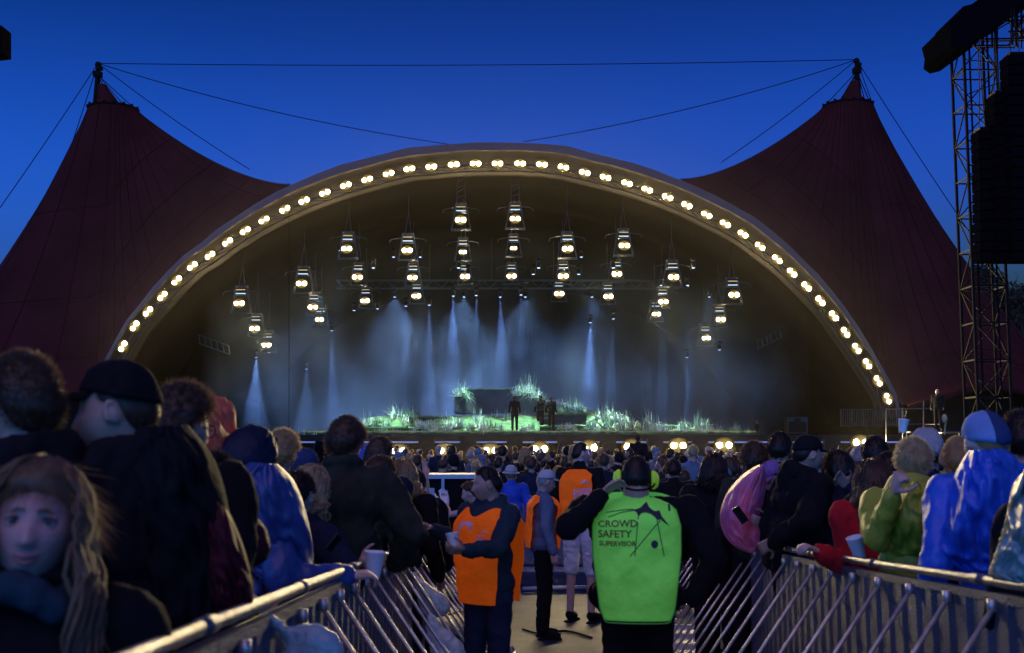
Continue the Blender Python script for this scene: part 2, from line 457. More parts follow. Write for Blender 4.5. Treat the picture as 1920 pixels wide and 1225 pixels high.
tag(b.build("single_floodlight", [M['black'], M['foot']], loc=c), "lone small lamp right of the stage beyond the last footlight pair", "floodlight")
b = MB(); c0 = P(1185, 857, 64)
for x in (1150, 1265, 1320, 1010): 
    pass
for k, x in enumerate((800, 878, 965, 1060, 1140, 1228, 1312, 1470, 1560)):
    b = MB(); c = P(x, 840, 65.8)
    b.box((0, 0, 0), (.9, .3, 1.0)); b.tube([(.36 * math.cos(a * .5236), -.16, .36 * math.sin(a * .5236)) for a in range(13)], .03, 4, cap=False)
    tag(b.build("fill_speaker", M['deck'], loc=c), f"low black front-fill loudspeaker on the stage front, {ordinal(k + 1)} from the left", "loudspeaker", "front-fill loudspeakers on the stage front")

# ---------------------------------------------------------------- planted set on the stage
mossy = mat("moss_mat", (.05, .125, .045), .9, bump=.8, bscale=9, var=.5, vscale=2.2)
blade = [mat("pale_grass", (.62, .74, .64), .6, var=.3, vscale=3), mat("green_grass", (.26, .42, .24), .6, var=.3, vscale=3)]
riserm = mat("riser_front", (.045, .055, .05), .8, bump=.3, bscale=3, var=.3, vscale=1)
def riser(label, xa, xb, yt, yb, D, depth):
    t = thing("mossy_riser", label, "riser", P((xa + xb) / 2, yb, D), 0, "mossy riser steps of the stage set")
    A, B = P(xa, yt, D), P(xb, yb, D); w_ = B.x - A.x; h = A.z - B.z
    b = MB(); b.box((0, depth / 2, h / 2), (w_, depth, h)); b.build("block", riserm, t)
    b = MB(); rows = []; n = max(6, int(w_ / .12))
    for yy in (0, -.05, .3, .8, depth):
        rows.append([(-w_ / 2 + w_ * k / n, yy - .06 + .05 * noise.noise((k * .7, yy, 3)), h + (.10 if yy > 0 else (-.06 if yy == 0 else .02)) + .09 * noise.noise((k * .4, yy * 3, D))) for k in range(n + 1)])
    rows = [rows[0], rows[1], rows[2], rows[3], rows[4]]
    b.grid(rows); b.build("moss_top", mossy, t, True)
    return t
riser("lowest long mossy riser right along the front of the planted stage set", 560, 1420, 812, 822, 68.2, 3)
riser("wide second mossy riser left of centre on the stage set", 700, 1010, 803, 812, 70.5, 2)
riser("wide second mossy riser right of centre on the stage set", 1010, 1290, 800, 812, 71, 2)
riser("dark middle riser with a bright mossy top edge at the left of the set", 765, 905, 783, 806, 73, 2)
riser("middle riser with mossy top behind the two standing musicians", 1030, 1110, 778, 806, 73.5, 2)
riser("tall dark block highest on the stage set between two big plants", 852, 1010, 731, 775, 77, 2.5)
riser("low step under the singer in front of the tall block", 905, 1165, 786, 806, 74.2, 2)
# sloping moss banks between the risers
def bank(label, pts, D, dd):
    b = MB(); rows = []
    for j in range(7):
        v = j / 6; r = []
        for k in range(25):
            u = k / 24; x = lerp(pts[0], pts[1], u); yt = lerp(pts[2], pts[3], u); p = P(x, lerp(yt, pts[4], v), D + dd * (1 - v))
            p += Vector((0, 0, .28 * noise.noise((u * 7, v * 3, D)) * math.sin(math.pi * min(1, v + .1)))); r.append(p)
        rows.append(r)
    b.grid(rows)
    o = b.build("moss_bank", mossy, None, True); md = o.modifiers.new("thick", 'SOLIDIFY'); md.thickness = .15
    return tag(o, label, "moss bank", "moss banks of the stage set")
bank("bright green moss bank in the middle of the set at the singer's feet", (840, 1012, 785, 783, 815), 69.2, 4)
bank("moss bank sloping down at the right of the set", (1100, 1180, 772, 785, 812), 69.6, 4.2)
bank("moss bank sloping down at the left of the set", (682, 765, 788, 782, 806), 69.6, 3.6)
bank("narrow moss bank behind the musicians right of centre", (1015, 1100, 752, 768, 782), 75, 2)
bank("flat mossy strip left of centre in front of the dark riser", (760, 870, 794, 792, 800), 71.5, 1.0)
def plant_mesh(seed, nb, L, wd, droop, mi, nm):
    rnd = random.Random(seed); b = MB()
    for k in range(nb):
        a = rnd.uniform(0, 2 * math.pi); el = rnd.uniform(.25, 1.5); l = L * rnd.uniform(.5, 1.1)
        d = Vector((math.cos(a) * math.cos(el), math.sin(a) * math.cos(el), math.sin(el)))
        sd_ = Vector((-math.sin(a), math.cos(a), rnd.uniform(-.3, .3))) * wd * rnd.uniform(.6, 1.3)
        base = Vector((rnd.uniform(-.3, .3) * L, rnd.uniform(-.2, .2) * L, 0)); pts = []
        for s in range(5):
            u = s / 4; p = base + d * l * u - Vector((0, 0, droop * l * u * u * math.cos(el))); pts.append((p - sd_ * (1 - u * .9), p + sd_ * (1 - u * .9)))
        vs = [q for pr in pts for q in pr]
        b.add(vs, [(2 * i, 2 * i + 1, 2 * i + 3, 2 * i + 2) for i in range(4)], mi if rnd.random() < .75 else 1 - mi)
    return b.mesh(nm, blade)
pmesh = [plant_mesh(1, 80, .95, .022, .7, 0, "feather_grass"), plant_mesh(2, 90, .95, .028, .8, 1, "spiky_grass"), plant_mesh(3, 110, .8, .03, .9, 1, "fern_clump"), plant_mesh(4, 90, .7, .035, .5, 1, "low_fern"), plant_mesh(5, 60, .7, .05, .3, 0, "pale_shrub")]
plants = [(866, 733, 0, 1.0, 76.5), (857, 740, 4, .9, 76), (875, 742, 2, .8, 76), (975, 728, 1, .9, 76.6), (990, 733, 0, 1.3, 76.4), (968, 738, 4, .9, 76), (1002, 742, 0, 1.0, 76), (1022, 748, 3, .8, 76),
 (1050, 760, 4, .9, 75), (1075, 768, 0, 1.0, 75), (1064, 764, 2, .9, 75.2), (1088, 770, 1, .8, 75), (688, 792, 0, .9, 70), (700, 798, 2, .8, 70), (712, 790, 3, .8, 70), (740, 780, 0, 1.0, 72), (755, 783, 1, .9, 72), (770, 778, 2, .9, 72),
 (760, 795, 4, .9, 71), (725, 797, 4, .7, 70), (785, 797, 4, .7, 71), (805, 796, 3, .7, 71), (808, 812, 0, 1.0, 69), (825, 812, 2, 1.0, 69), (845, 800, 0, 1.1, 70), (838, 806, 4, .9, 69), (860, 797, 4, .9, 70),
 (880, 803, 3, .9, 69.5), (905, 806, 0, 1.1, 69), (920, 800, 2, .9, 69.5), (938, 812, 1, 1.0, 69), (895, 788, 0, .9, 72), (930, 786, 0, .8, 73), (950, 785, 2, .9, 72.5), (915, 790, 4, .6, 72), (980, 808, 4, .7, 69), (985, 785, 0, .8, 73),
 (995, 800, 2, .7, 70), (990, 812, 3, .7, 69), (1065, 815, 3, .9, 69), (1085, 818, 1, .7, 69), (1118, 816, 2, 1.0, 69), (1130, 818, 4, .8, 69), (1125, 785, 0, 1.1, 72), (1145, 780, 0, 1.0, 72), (1158, 785, 4, .9, 71.5), (1172, 790, 0, .9, 71),
 (1138, 797, 2, 1.1, 70), (1165, 805, 2, 1.1, 69), (1185, 800, 3, 1.0, 69), (1110, 800, 3, .8, 70), (1215, 798, 1, 1.3, 70), (1228, 803, 0, 1.0, 69.5), (1240, 808, 4, .9, 69), (1250, 812, 0, 1.0, 69), (1212, 815, 1, .9, 68.6), (1235, 816, 3, .9, 69),
 (1275, 808, 0, .9, 69.5), (1290, 812, 2, .8, 69), (1312, 804, 1, 1.4, 70), (1322, 812, 0, 1.0, 69), (1335, 816, 3, .9, 69), (1348, 812, 0, .8, 69.5), (1380, 806, 2, .8, 70), (1300, 817, 4, .8, 69), (565, 824, 0, .8, 68), (585, 824, 1, .8, 68), (550, 824, 3, .6, 68), (608, 824, 3, .5, 68),
 (720, 812, 3, .8, 69.2), (1400, 812, 3, .7, 69.5), (1010, 815, 3, .6, 69), (770, 812, 2, .6, 69.4), (648, 812, 2, .6, 69.4)]
rp_ = random.Random(31)
for k in range(95):
    x = rp_.choice((rp_.uniform(690, 1010), rp_.uniform(1040, 1340), rp_.uniform(690, 1340))); fr = rp_.random()
    y, Dq = ((rp_.uniform(810, 819), 68.8) if fr < .55 else (rp_.uniform(797, 806), 70.2))
    if abs(x - 965) < 14 or abs(x - 1024) < 22: continue
    plants.append((x, y, rp_.choice((0, 2, 2, 3, 3, 4)), rp_.uniform(.45, .85), Dq))
pk = ["pale feathery grass clump", "spiky long-bladed plant", "drooping green fern clump", "low green fern", "small pale shrub"]
for (x, y, k, s, D) in plants:
    o = bpy.data.objects.new("stage_plant", pmesh[k]); col.objects.link(o)
    o.location = P(x, y + 4, D); s *= 1.2; o.scale = (s, s, s * .95); o.rotation_euler = (0, 0, random.uniform(0, 6.28))
    lv = "on the high block" if y < 750 else ("on the middle steps" if y < 795 else "along the front of the set")
    tag(o, f"{pk[k]} {lv}", "plant", f"{pk[k]}s {lv}")

# ---------------------------------------------------------------- stage spot lights (blue beams from moving heads)
def spot(x, y, D, power, ang, tx=0, colr=(.27, .45, 1.0), lab="", blend=.5, tgt=None):
    l = bpy.data.lights.new("moving_head_beam", 'SPOT'); l.energy = power; l.spot_size = R(ang); l.spot_blend = blend; l.color = colr; l.shadow_soft_size = .06
    o = bpy.data.objects.new("moving_head_beam", l)
    p = P(x, y, D)
    t = thing("moving_head_light", lab, "stage light", p, 0, "moving-head beam lights hung over the stage")
    b = MB(); b.ball((0, .0, .12), (.16, .16, .2), 8, 6); b.box((0, 0, .42), (.3, .22, .14)); b.build("lamp_head", M['black'], t)
    b = MB()
    b.add([(.10 * math.cos(a * .785), .10 * math.sin(a * .785), -.09) for a in range(8)], [tuple(range(8))]); b.build("lens", M['bluelens'], t)
    col.objects.link(o); o.parent = t; o.location = (0, 0, -.14)
    d = (Vector(tgt) - p) if tgt is not None else Vector((tx, 0, -1))
    o.rotation_euler = d.to_track_quat('-Z', 'Y').to_euler()
    return t
SPOTS = [(622, 618, 80, 900, 9, .03), (664, 580, 80, 600, 7, 0), (708, 577, 80, 600, 7, 0), (761, 572, 80, 1600, 10, 0), (805, 570, 80, 1400, 9, 0), (850, 553, 80, 1600, 13, 0), (893, 552, 80, 900, 8, 0),
         (938, 555, 80, 1600, 13, .03), (977, 551, 80, 900, 12, 0), (1107, 603, 80, 1800, 15, -.02), (1150, 596, 80, 900, 10, -.04), (637, 468, 82, 800, 9, -.02), (738, 480, 82, 500, 7, -.02), (788, 480, 82, 600, 7, .02),
         (1090, 480, 82, 600, 7, 0), (1240, 533, 80, 500, 7, 0), (1289, 533, 80, 400, 7, 0), (1349, 654, 80, 500, 8, .03), (1288, 668, 80, 400, 8, 0), (480, 668, 84, 1400, 22, 0), (575, 690, 84, 1000, 22, 0)]
for k, (x, y, D, pw, an, tx) in enumerate(SPOTS):
    spot(x, y, D, pw * SPK * (.35 if an > 20 else 1), an * 1.15, tx, lab=f"small moving-head lamp with a blue beam, {ordinal(sorted(q[0] for q in SPOTS).index(x) + 1)} from the left of the rig")
# green-white key light on the plants from the rig
for k, (x, tx) in enumerate(((700, 720), (860, 880), (1010, 980), (1150, 1140), (1300, 1270))):
    spot(x, 500, 71.0, 5200 * KEYK, 26, 0, (.62, 1.0, .88), f"moving-head lamp lighting the plants from the front rig, {ordinal(k + 1)} from the left", .7, P(tx, 800, 71))

# added wide blue fill lamps that brighten the smoke low on the stage
for k, (x, tx, pw) in enumerate(((600, 560, 1.0), (740, 740, 1.6), (870, 840, 1.8), (985, 985, 1.6), (1110, 1110, .9), (1330, 1330, .35))):
    spot(x, 555, 84, 1500 * WASH * pw, 96, 0, (.38, .60, 1.0), f"moving-head wash lamp behind the cross truss, {ordinal(k + 1)} from the left", .9, P(tx, 815, 82))

for k, (x, y) in enumerate(((868, 738), (990, 735), (1075, 765))):
    spot(x + 10, 512, 72.0, 3000 * KEYK, 14, 0, (.6, 1.0, .9), f"narrow moving-head lamp lighting the top plants, {ordinal(k + 1)} from the left", .7, P(x, y, 76))
# ---------------------------------------------------------------- tent wings
M['seam'] = mat("tent_seam", (.040, .007, .008), .9, spec=.05)
def wing(side):
    ix = list(range(0, 12)) if side < 0 else list(range(nA - 1, nA - 17, -1))
    # boundary loop, front part first: from the meeting point with the canopy down the arch, along the hem outward, round the back
    if side < 0:
        A = [P(545, 346, 70.25)] + [AR[i] + anorm(i) * aoff(i) * .9 + Vector((0, .25, 0)) for i in range(11, 0, -1)] + [P(205, 700, 70.3)]
        hem = [P(150, 735, 70), P(60, 738, 70), P(-60, 745, 71), P(-200, 750, 73)]
        back = [P(-260, 760, 82), P(-100, 765, 94), P(150, 690, 98), P(420, 420, 92), P(505, 375, 80)]
        ring = P(212, 206, 76); apex = P(184, 119, 76)
    else:
        A = [P(1275, 336, 70.25)] + [AR[i] + anorm(i) * aoff(i) * .9 + Vector((0, .25, 0)) for i in range(31, nA - 1)] + [P(1690, 760, 70.3)]
        hem = [P(1745, 747, 70), P(1775, 738, 70), P(1810, 728, 70), P(1850, 722, 70), P(1895, 724, 70.3), P(1960, 740, 71), P(2060, 765, 73)]
        back = [P(2100, 770, 82), P(2000, 770, 94), P(1750, 700, 98), P(1400, 430, 92), P(1330, 375, 80)]
        ring = P(1590, 200, 76); apex = P(1606, 112, 76)
    B = A + hem + back; n = len(B); U = 26; rr = 1.58
    t = thing("tent_peak", "tall dark orange tent peak rising %s of the lit arch" % ("left" if side < 0 else "right"), "tent")
    b = MB(); rows = []
    # ring angles follow the direction to each boundary point
    th = [math.atan2(p.y - ring.y, p.x - ring.x) for p in B]
    dense = []
    for k in range(n * 4):
        u = k / 4; i = int(u) % n; f = u - int(u); p = B[i].lerp(B[(i + 1) % n], f)
        a0, a1 = th[i], th[(i + 1) % n]; d = (a1 - a0 + math.pi) % (2 * math.pi) - math.pi
        dense.append((p, a0 + d * f))
    for j in range(U + 1):
        u = (j / U); r = []
        for p, a in dense:
            q0 = ring + Vector((math.cos(a) * rr, math.sin(a) * rr, math.sin(a) * -.0))
            e = 1.5
            z = q0.z + (p.z - q0.z) * (1 - (1 - u) ** e)
            r.append(Vector((lerp(q0.x, p.x, u), lerp(q0.y, p.y, u), z)))
        rows.append(r)
    b.grid(rows, closed=True); b.build("membrane", M['tent'], t, True)
    sm = MB()
    for c in range(0, len(dense), 5): sm.tube([rows[j][c] + Vector((0, -.02, .02)) for j in range(U + 1)], .020, 4)
    for j in (7, 14, 20): sm.tube([rows[j][c] + Vector((0, -.02, .02)) for c in range(0, len(dense), 2)], .014, 4)
    sm.build("seams", M['seam'], t)
    # small hood cone + ring
    b = MB(); nn = 20
    hs = Vector(((apex.x - ring.x), 0, 0))
    b.grid([[ring + Vector((math.cos(2 * math.pi * k / nn) * r_, math.sin(2 * math.pi * k / nn) * r_, z_)) + hs * s_ for k in range(nn)] for r_, z_, s_ in ((.95, .05, .2), (.55, .9, .45), (.28, 1.7, .75))], closed=True)
    b.build("hood", M['tent'], t, True)
    b = MB(); b.tube([ring + Vector((math.cos(2 * math.pi * k / 24) * rr, math.sin(2 * math.pi * k / 24) * rr, .02)) for k in range(25)], .09, 6, cap=False)
    for k in range(16): b.ball(ring + Vector((math.cos(k * .39) * rr * 1.02, math.sin(k * .39) * rr * 1.02, .12)), .1, 6, 4)
    for k in range(8): b.tube([ring + Vector((math.cos(k * .785) * rr, math.sin(k * .785) * rr, 0)), ring + Vector((math.cos(k * .785) * .4, math.sin(k * .785) * .4, .05))], .05, 4)
    b.build("ring", M['black'], t)
    b = MB()
    b.tube([Vector((apex.x, apex.y, 0)), Vector((apex.x, apex.y, ring.z - .5)), apex - Vector((0, 0, .9)), apex], [.35, .3, .16, .12], 10)
    b.ball(apex - Vector((0, 0, .1)), .22, 8, 6); b.box(apex - Vector((0, 0, .75)), (.5, .5, .35)); b.box(apex - Vector((-.1, 0, .35)), (.36, .4, .18))
    for k in range(5):
        a = k * 1.256 + .4; b.tube([apex - Vector((0, 0, .8)), ring + Vector((math.cos(a) * rr, math.sin(a) * rr, .05))], .035, 4)
    b.build("mast", M['black'], t)
    return apex, ring
apL, riL = wing(-1)
apR, riR = wing(1)
# side entrance arch at the right wing's hem
b = MB()
pts = [P(1700, 762, 69.8), P(1745, 748, 69.8), P(1775, 739, 69.8), P(1810, 729, 69.8), P(1850, 723, 69.8), P(1895, 725, 70.1), P(1960, 741, 70.8), P(2060, 766, 72.8)]
rows = [[interp(pts, k / 40) + Vector((0, dy, dz)) for k in range(41)] for dy, dz in ((0, .12), (-.12, 0), (-.1, -.22), (0, -.34))]
b.grid(rows)
b.build("hem_band", M['tent']).parent = None
hb = bpy.data.objects["hem_band"]; tag(hb, "curved orange band over the side opening at the right foot of the tent", "tent band")
b = MB(); b.grid([[P(x, 700, 73), P(x, 880, 73)] for x in (1690, 1800, 1900, 2080)]); tag(b.build("side_drape", M['drape']), "dark curtain inside the side opening of the right tent", "drape")  # dark sheet added where the opening is only in shade
b = MB(); b.grid([[P(x, 690, 72.5), P(x, 900, 72.5)] for x in (-220, -100, 60, 210)]); tag(b.build("side_drape", M['drape']), "dark curtain under the foot of the left tent", "drape")

# ---------------------------------------------------------------- cables
def cable(name, label, a, b_, sag=0.0, r=.028):
    pts = [a.lerp(b_, k / 24) - Vector((0, 0, sag * 4 * (k / 24) * (1 - k / 24))) for k in range(25)]
    m = MB(); m.tube(pts, r, 5); tag(m.build(name, M['cable']), label, "cable", "steel stay cables of the tents")
cable("stay_cable", "long level cable between the two mast tops", apL, apR, .25)
cable("stay_cable", "cable from the left mast top to the crown of the canopy", apL, P(842, 271, 71), .5)
cable("stay_cable", "cable from the right mast top to the crown of the canopy", apR, P(982, 266, 71), .5)
cable("stay_cable", "short cable from the left mast top down the tent's inner slope", apL, P(468, 318, 74), .2)
cable("stay_cable", "short cable from the right mast top down the tent's inner slope", apR, P(1352, 305, 74), .2)
cable("stay_cable", "outer stay from the left mast down to the picture's left side", apL, P(-160, 610, 66), .3)
cable("stay_cable", "inner stay hugging the left tent's outer slope", apL, P(112, 340, 75), 0)
cable("stay_cable", "outer stay from the right mast down behind the speaker tower", apR, P(1960, 640, 66), .3)
cable("stay_cable", "inner stay hugging the right tent's outer slope", apR, P(1668, 283, 75), 0)

# ---------------------------------------------------------------- trees
leafm = mat("dark_foliage", (.010, .018, .009), .8, var=.3, vscale=1)
barkm = mat("bark", (.05, .04, .03), .9)
def tree(label, px, py_top, D, H, Wd, seed, n=5200):
    rnd = random.Random(seed); tp = P(px, py_top, D)
    t = thing("broadleaf_tree", label, "tree", (tp.x, D, 0), 0, "trees behind the tents")
    ht = tp.z
    b = MB(); b.tube([(0, 0, 0), (.2, 0, ht * .4), (-.1, .2, ht * .75)], [.45, .3, .12], 8)
    cl = []
    for k in range(26):
        a = rnd.uniform(0, 6.28); h = rnd.uniform(ht - H, ht - .6); q = (ht - h) / H; rad = Wd * (.25 + .75 * math.sin(min(1, q * 1.1) * 1.6)) * rnd.uniform(.3, 1)
        c = Vector((math.cos(a) * rad, math.sin(a) * rad, h)); cl.append(c)
        if k % 3 == 0: b.tube([(0, 0, h * .6), tuple(c * .6 + Vector((0, 0, h * .3))), tuple(c)], [.15, .08, .03], 5)
    b.build("trunk", barkm, t)
    b = MB()
    for k in range(n):
        c = rnd.choice(cl); d = Vector((rnd.gauss(0, 1), rnd.gauss(0, 1), rnd.gauss(0, .8))) * .62
        p = c + d; s = rnd.uniform(.12, .3); u = Vector((rnd.gauss(0, 1), rnd.gauss(0, 1), rnd.gauss(0, 1))).normalized(); v = u.orthogonal().normalized()
        b.add([p - u * s, p + v * s * .5, p + u * s, p - v * s * .5], [(0, 1, 2, 3)])
    b.build("crown", leafm, t)
tree("tall dark tree behind the speaker tower, left of the two", 1838, 500, 104, 13, 3.6, 3)
tree("lower dark tree at the right picture edge behind the speakers", 1915, 512, 106, 14, 4.2, 4)
tree("bushy dark tree between the speaker tower and its neighbour", 1876, 545, 108, 12, 4.0, 5)
tree("dark tree just showing past the left tent", -22, 508, 110, 12, 2.0, 6, 1500)

# ---------------------------------------------------------------- speaker tower
tw = thing("speaker_tower", "black lattice scaffold tower with a canvas wrapped boom on the right", "tower")
D = 33.0
xa = 13.08; wx = .945; zt = P(1810, 55, D).z
b = MB()
corn = [(xa, D), (xa + wx, D), (xa + wx, D + wx), (xa, D + wx)]
corn += [(xa + .32, D + .0), (xa + .98, D + .0)]
for x, y in corn[:4]: b.tube([(x, y, 0), (x, y, zt)], .045, 6)
for x, y in ((xa + .22, D + .15), (xa + .75, D + .15)): b.tube([(x, y, 0), (x, y, zt)], .03, 5)
k = 0; z = .2
while z < zt - 1:
    for i in range(4):
        p, q = corn[i], corn[(i + 1) % 4]
        b.tube([(*p, z), (*q, z)], .03, 4)
        b.tube([(*p, z) if (k + i) % 2 else (*q, z), (*q, z + 1.05) if (k + i) % 2 else (*p, z + 1.05)], .024, 4)
        if i == 0: b.tube([(*p, z + .3), (*q, z + .3 + (.35 if k % 2 else -.1))], .02, 4)
    z += 1.05; k += 1
b.build("lattice", M['black'], tw)
b = MB()
poly = [P(1778, 42, 32.5), P(1800, 28, 32.5), P(1806, 12, 32.5), P(1822, 8, 32.5), P(1850, -12, 32.5), P(1960, -90, 32.5), P(2020, -60, 32.5), P(1915, 12, 32.5), P(1880, 40, 32.5), P(1845, 66, 32.5), P(1815, 88, 32.5), P(1795, 93, 32.5), P(1782, 84, 32.5), P(1784, 64, 32.5)]
b.prism(poly, (0, 2.2, 0)); b.build("boom_cover", mat("black_canvas", (.003, .0035, .006), .95, bump=.4, bscale=5, spec=.0), tw)
b = MB()
for dz, x_ in ((28, 1905), (0, 1905)):
    pass
for (a_, c_) in (((1830, 74), (1960, 72)), ((1825, 86), (1890, 86)), ((1880, 40), (1960, 38)), ((1890, 60), (1960, 58)), ((1905, 0), (1905, 88)), ((1898, 0), (1898, 86)), ((1860, 40), (1860, 90)), ((1880, 25), (1935, 88)), ((1935, 0), (1890, 88)), ((1835, 66), (1905, 25)), ((1915, 10), (1915, 74))):
    b.tube([P(*a_, 33.2), P(*c_, 33.2)], .035, 4)
    b.tube([P(a_[0] + 10, a_[1] + 4, 34), P(c_[0] + 10, c_[1] + 4, 34)], .025, 4)
b.build("boom_lattice", M['black'], tw)
def line_array(label, xl, xr, yt, yb, D, n):
    t = thing("line_array", label, "loudspeaker", P((xl + xr) / 2, yt, D), 0, "hung line-array columns on the tower")
    w_ = P(xr, yt, D).x - P(xl, yt, D).x; h = (P(xl, yt, D).z - P(xl, yb, D).z) / n
    for k in range(n):
        b = MB(); dy = .25 * (k / n) ** 2
        b.prism([(-w_ / 2, dy, -k * h - .02), (w_ / 2, dy, -k * h - .02), (w_ / 2, dy, -(k + 1) * h + .012), (-w_ / 2, dy, -(k + 1) * h + .012)], (0, .55, 0))
        b.box((0, dy - .012, -(k + .5) * h), (w_ * .86, .02, h * .8))
        b.build("cabinet", M['spk'], t)
    b = MB(); b.box((0, .3, .05), (w_ * .7, .5, .08))
    for s in (-1, 1): b.tube([(s * w_ * .2, .3, .05), (s * w_ * .05, .3, 1.4), (s * w_ * .05, .3, P(960, 70, D).z - P(960, yt, D).z)], .014, 4)
    b.build("rigging", M['black'], t)
M['spk'] = mat("speaker_black", (.0035, .0035, .006), 1.0, bump=.2, bscale=50, spec=.0)
line_array("shortest and leftmost of the three hung speaker columns", 1834, 1866, 243, 488, 31.5, 13)
line_array("middle hung speaker column on the tower", 1863, 1893, 175, 488, 31.2, 16)
line_array("tallest hung speaker column at the right picture edge", 1889, 1935, 102, 488, 30.8, 20)
b = MB(); b.prism([P(-30, 45, 30), P(3, 48, 30), P(3, 98, 30), P(-30, 102, 30)], (0, .6, 0))
tag(b.build("corner_speaker", M['spk']), "edge of a black hung loudspeaker at the left picture border", "loudspeaker")

# ---------------------------------------------------------------- stage right dressing: scaffold rail, fence panels, flight case, sky gap
t = thing("scaffold_rail", "thin scaffold guard rail right of the stage below the last lamps", "railing")
b = MB()
for y in (767, 796): b.tube([P(1662, y, 64), P(1765, y - 1, 64)], .035, 5)
for x in (1662, 1693, 1732, 1765): b.tube([P(x, 752 if x == 1732 else 765, 64), P(x, 835, 64)], .035, 5)
b.build("pipes", M['steel'], t)
t = thing("fence_panels", "row of pale upright barrier bars at the right side of the stage", "fence")
b = MB()
for k in range(30):
    x = 1577 + k * 4.2
    b.tube([P(x, 768, 67.5), P(x, 800, 67.5)], .022 if k % 5 else .05, 4)
for y in (768, 799): b.tube([P(1577, y, 67.5), P(1700, y, 67.5)], .03, 4)
b.build("bars", mat("galvanised", (.03, .03, .03), .6, .5), t)
t = thing("flight_case", "black flight case with metal corners at the right of the stage", "case")
A, B = P(1478, 783, 69), P(1514, 812, 69)
b = MB(); b.box(((A.x + B.x) / 2, 69.6, (A.z + B.z) / 2), (B.x - A.x, 1, A.z - B.z)); b.build("body", M['black'], t)
b = MB()
for q in (((A.x, A.z), (B.x, A.z)), ((B.x, A.z), (B.x, B.z)), ((A.x, A.z), (A.x, B.z)), ((A.x, B.z), (B.x, B.z))): b.tube([(q[0][0], 69.05, q[0][1]), (q[1][0], 69.05, q[1][1])], .04, 4)
b.box((A.x + .2, 69.04, A.z - .15), (.3, .06, .2)); b.box((B.x - .2, 69.04, A.z - .15), (.3, .06, .2))
b.build("trim", M['alupod'], t)
# ladder trusses lying in the dark at both sides
for side, pts_ in (("left", ((372, 628, 428, 648))), ("right", ((1420, 640, 1462, 618)))):
    x0_, y0_, x1_, y1_ = pts_
    t = thing("side_truss", f"short ladder truss glinting in the dark at the {side} side of the rig", "truss")
    b = MB()
    for d in (0, 16): b.tube([P(x0_, y0_ + d, 76), P(x1_, y1_ + d, 76)], .04, 4)
    for k in range(6): b.tube([P(lerp(x0_, x1_, k / 5), lerp(y0_, y1_, k / 5), 76), P(lerp(x0_, x1_, k / 5) + 3, lerp(y0_, y1_, k / 5) + 16, 76)], .03, 4)
    b.build("lattice", M['alupod'], t)
b = MB(); b.tube([P(542, 390, 66.3), P(542, 815, 66.3)], .02, 4)
tag(b.build("hung_cable", M['cable']), "thin black cable hanging straight down left of the planted set", "cable")

# ---------------------------------------------------------------- smoke and haze
b = MB(); A, B = P(380, 830, 74), P(1500, 300, 74)
b.box(((A.x + B.x) / 2, 82, (2.7 + 15.5) / 2), (B.x - A.x, 19, 12.8))
o = b.build("stage_smoke", volmat("stage_smoke_air", (.6, .78, 1.0), SMOKE, .3, noisy=.22))
tag(o, "pale smoke drifting under the blue beams over the stage", "smoke", kind="stuff")
b = MB(); b.box((1, 61, 12.2), (76, 19, 24)); o = b.build("stage_front_haze", volmat("front_haze_air", (1, .97, .92), HAZE * 6, .8))
tag(o, "faint haze hanging before the lamp arch", "haze", kind="stuff")
b = MB(); b.box((0, 42, 14), (124, 120, 30.0)); o = b.build("haze", volmat("haze_air", (1, .97, .92), HAZE, .9))
tag(o, "thin haze in the evening air", "haze", kind="stuff")
# ================================================================ people
def remesh(b, vox, smooth=3, name="body", mats=None, shade=True):
    me = b.mesh("tmp_shape", mats or [])
    o = bpy.data.objects.new("tmp_shape", me); col.objects.link(o)
    md = o.modifiers.new("r", 'REMESH'); md.mode = 'VOXEL'; md.voxel_size = vox; md.use_smooth_shade = True
    if smooth:
        ms = o.modifiers.new("s", 'SMOOTH'); ms.iterations = smooth; ms.factor = .5
    dg = bpy.context.evaluated_depsgraph_get(); dg.update()
    out = bpy.data.meshes.new_from_object(o.evaluated_get(dg))
    out.name = name
    bpy.data.objects.remove(o); bpy.data.meshes.remove(me)
    out.materials.clear()
    for m in (mats or []): out.materials.append(m)
    out.polygons.foreach_set("material_index", [0] * len(out.polygons))
    return out
def caps(b, p, q, r0, r1, n=10):
    p, q = Vector(p), Vector(q)
    b.ball(p, r0, n, 6); b.ball(q, r1, n, 6)
    if (q - p).length > 1e-4: b.tube([p, q], [r0, r1], n)
def displace(me, amp, sc, seed=0, ridge=True, zst=1.0):
    vs = [v.co.copy() for v in me.vertices]; ns = [v.normal.copy() for v in me.vertices]
    o = Vector((seed * 3.1, seed * 1.7, seed * .9))
    for i, v in enumerate(me.vertices):
        q = Vector((vs[i].x * sc, vs[i].y * sc, vs[i].z * sc * zst)) + o
        a = noise.noise(q); 
        if ridge: a = .35 - abs(a) * 1.6 + .4 * noise.noise(q * 2.3)
        v.co = vs[i] + ns[i] * amp * a
    me.update()
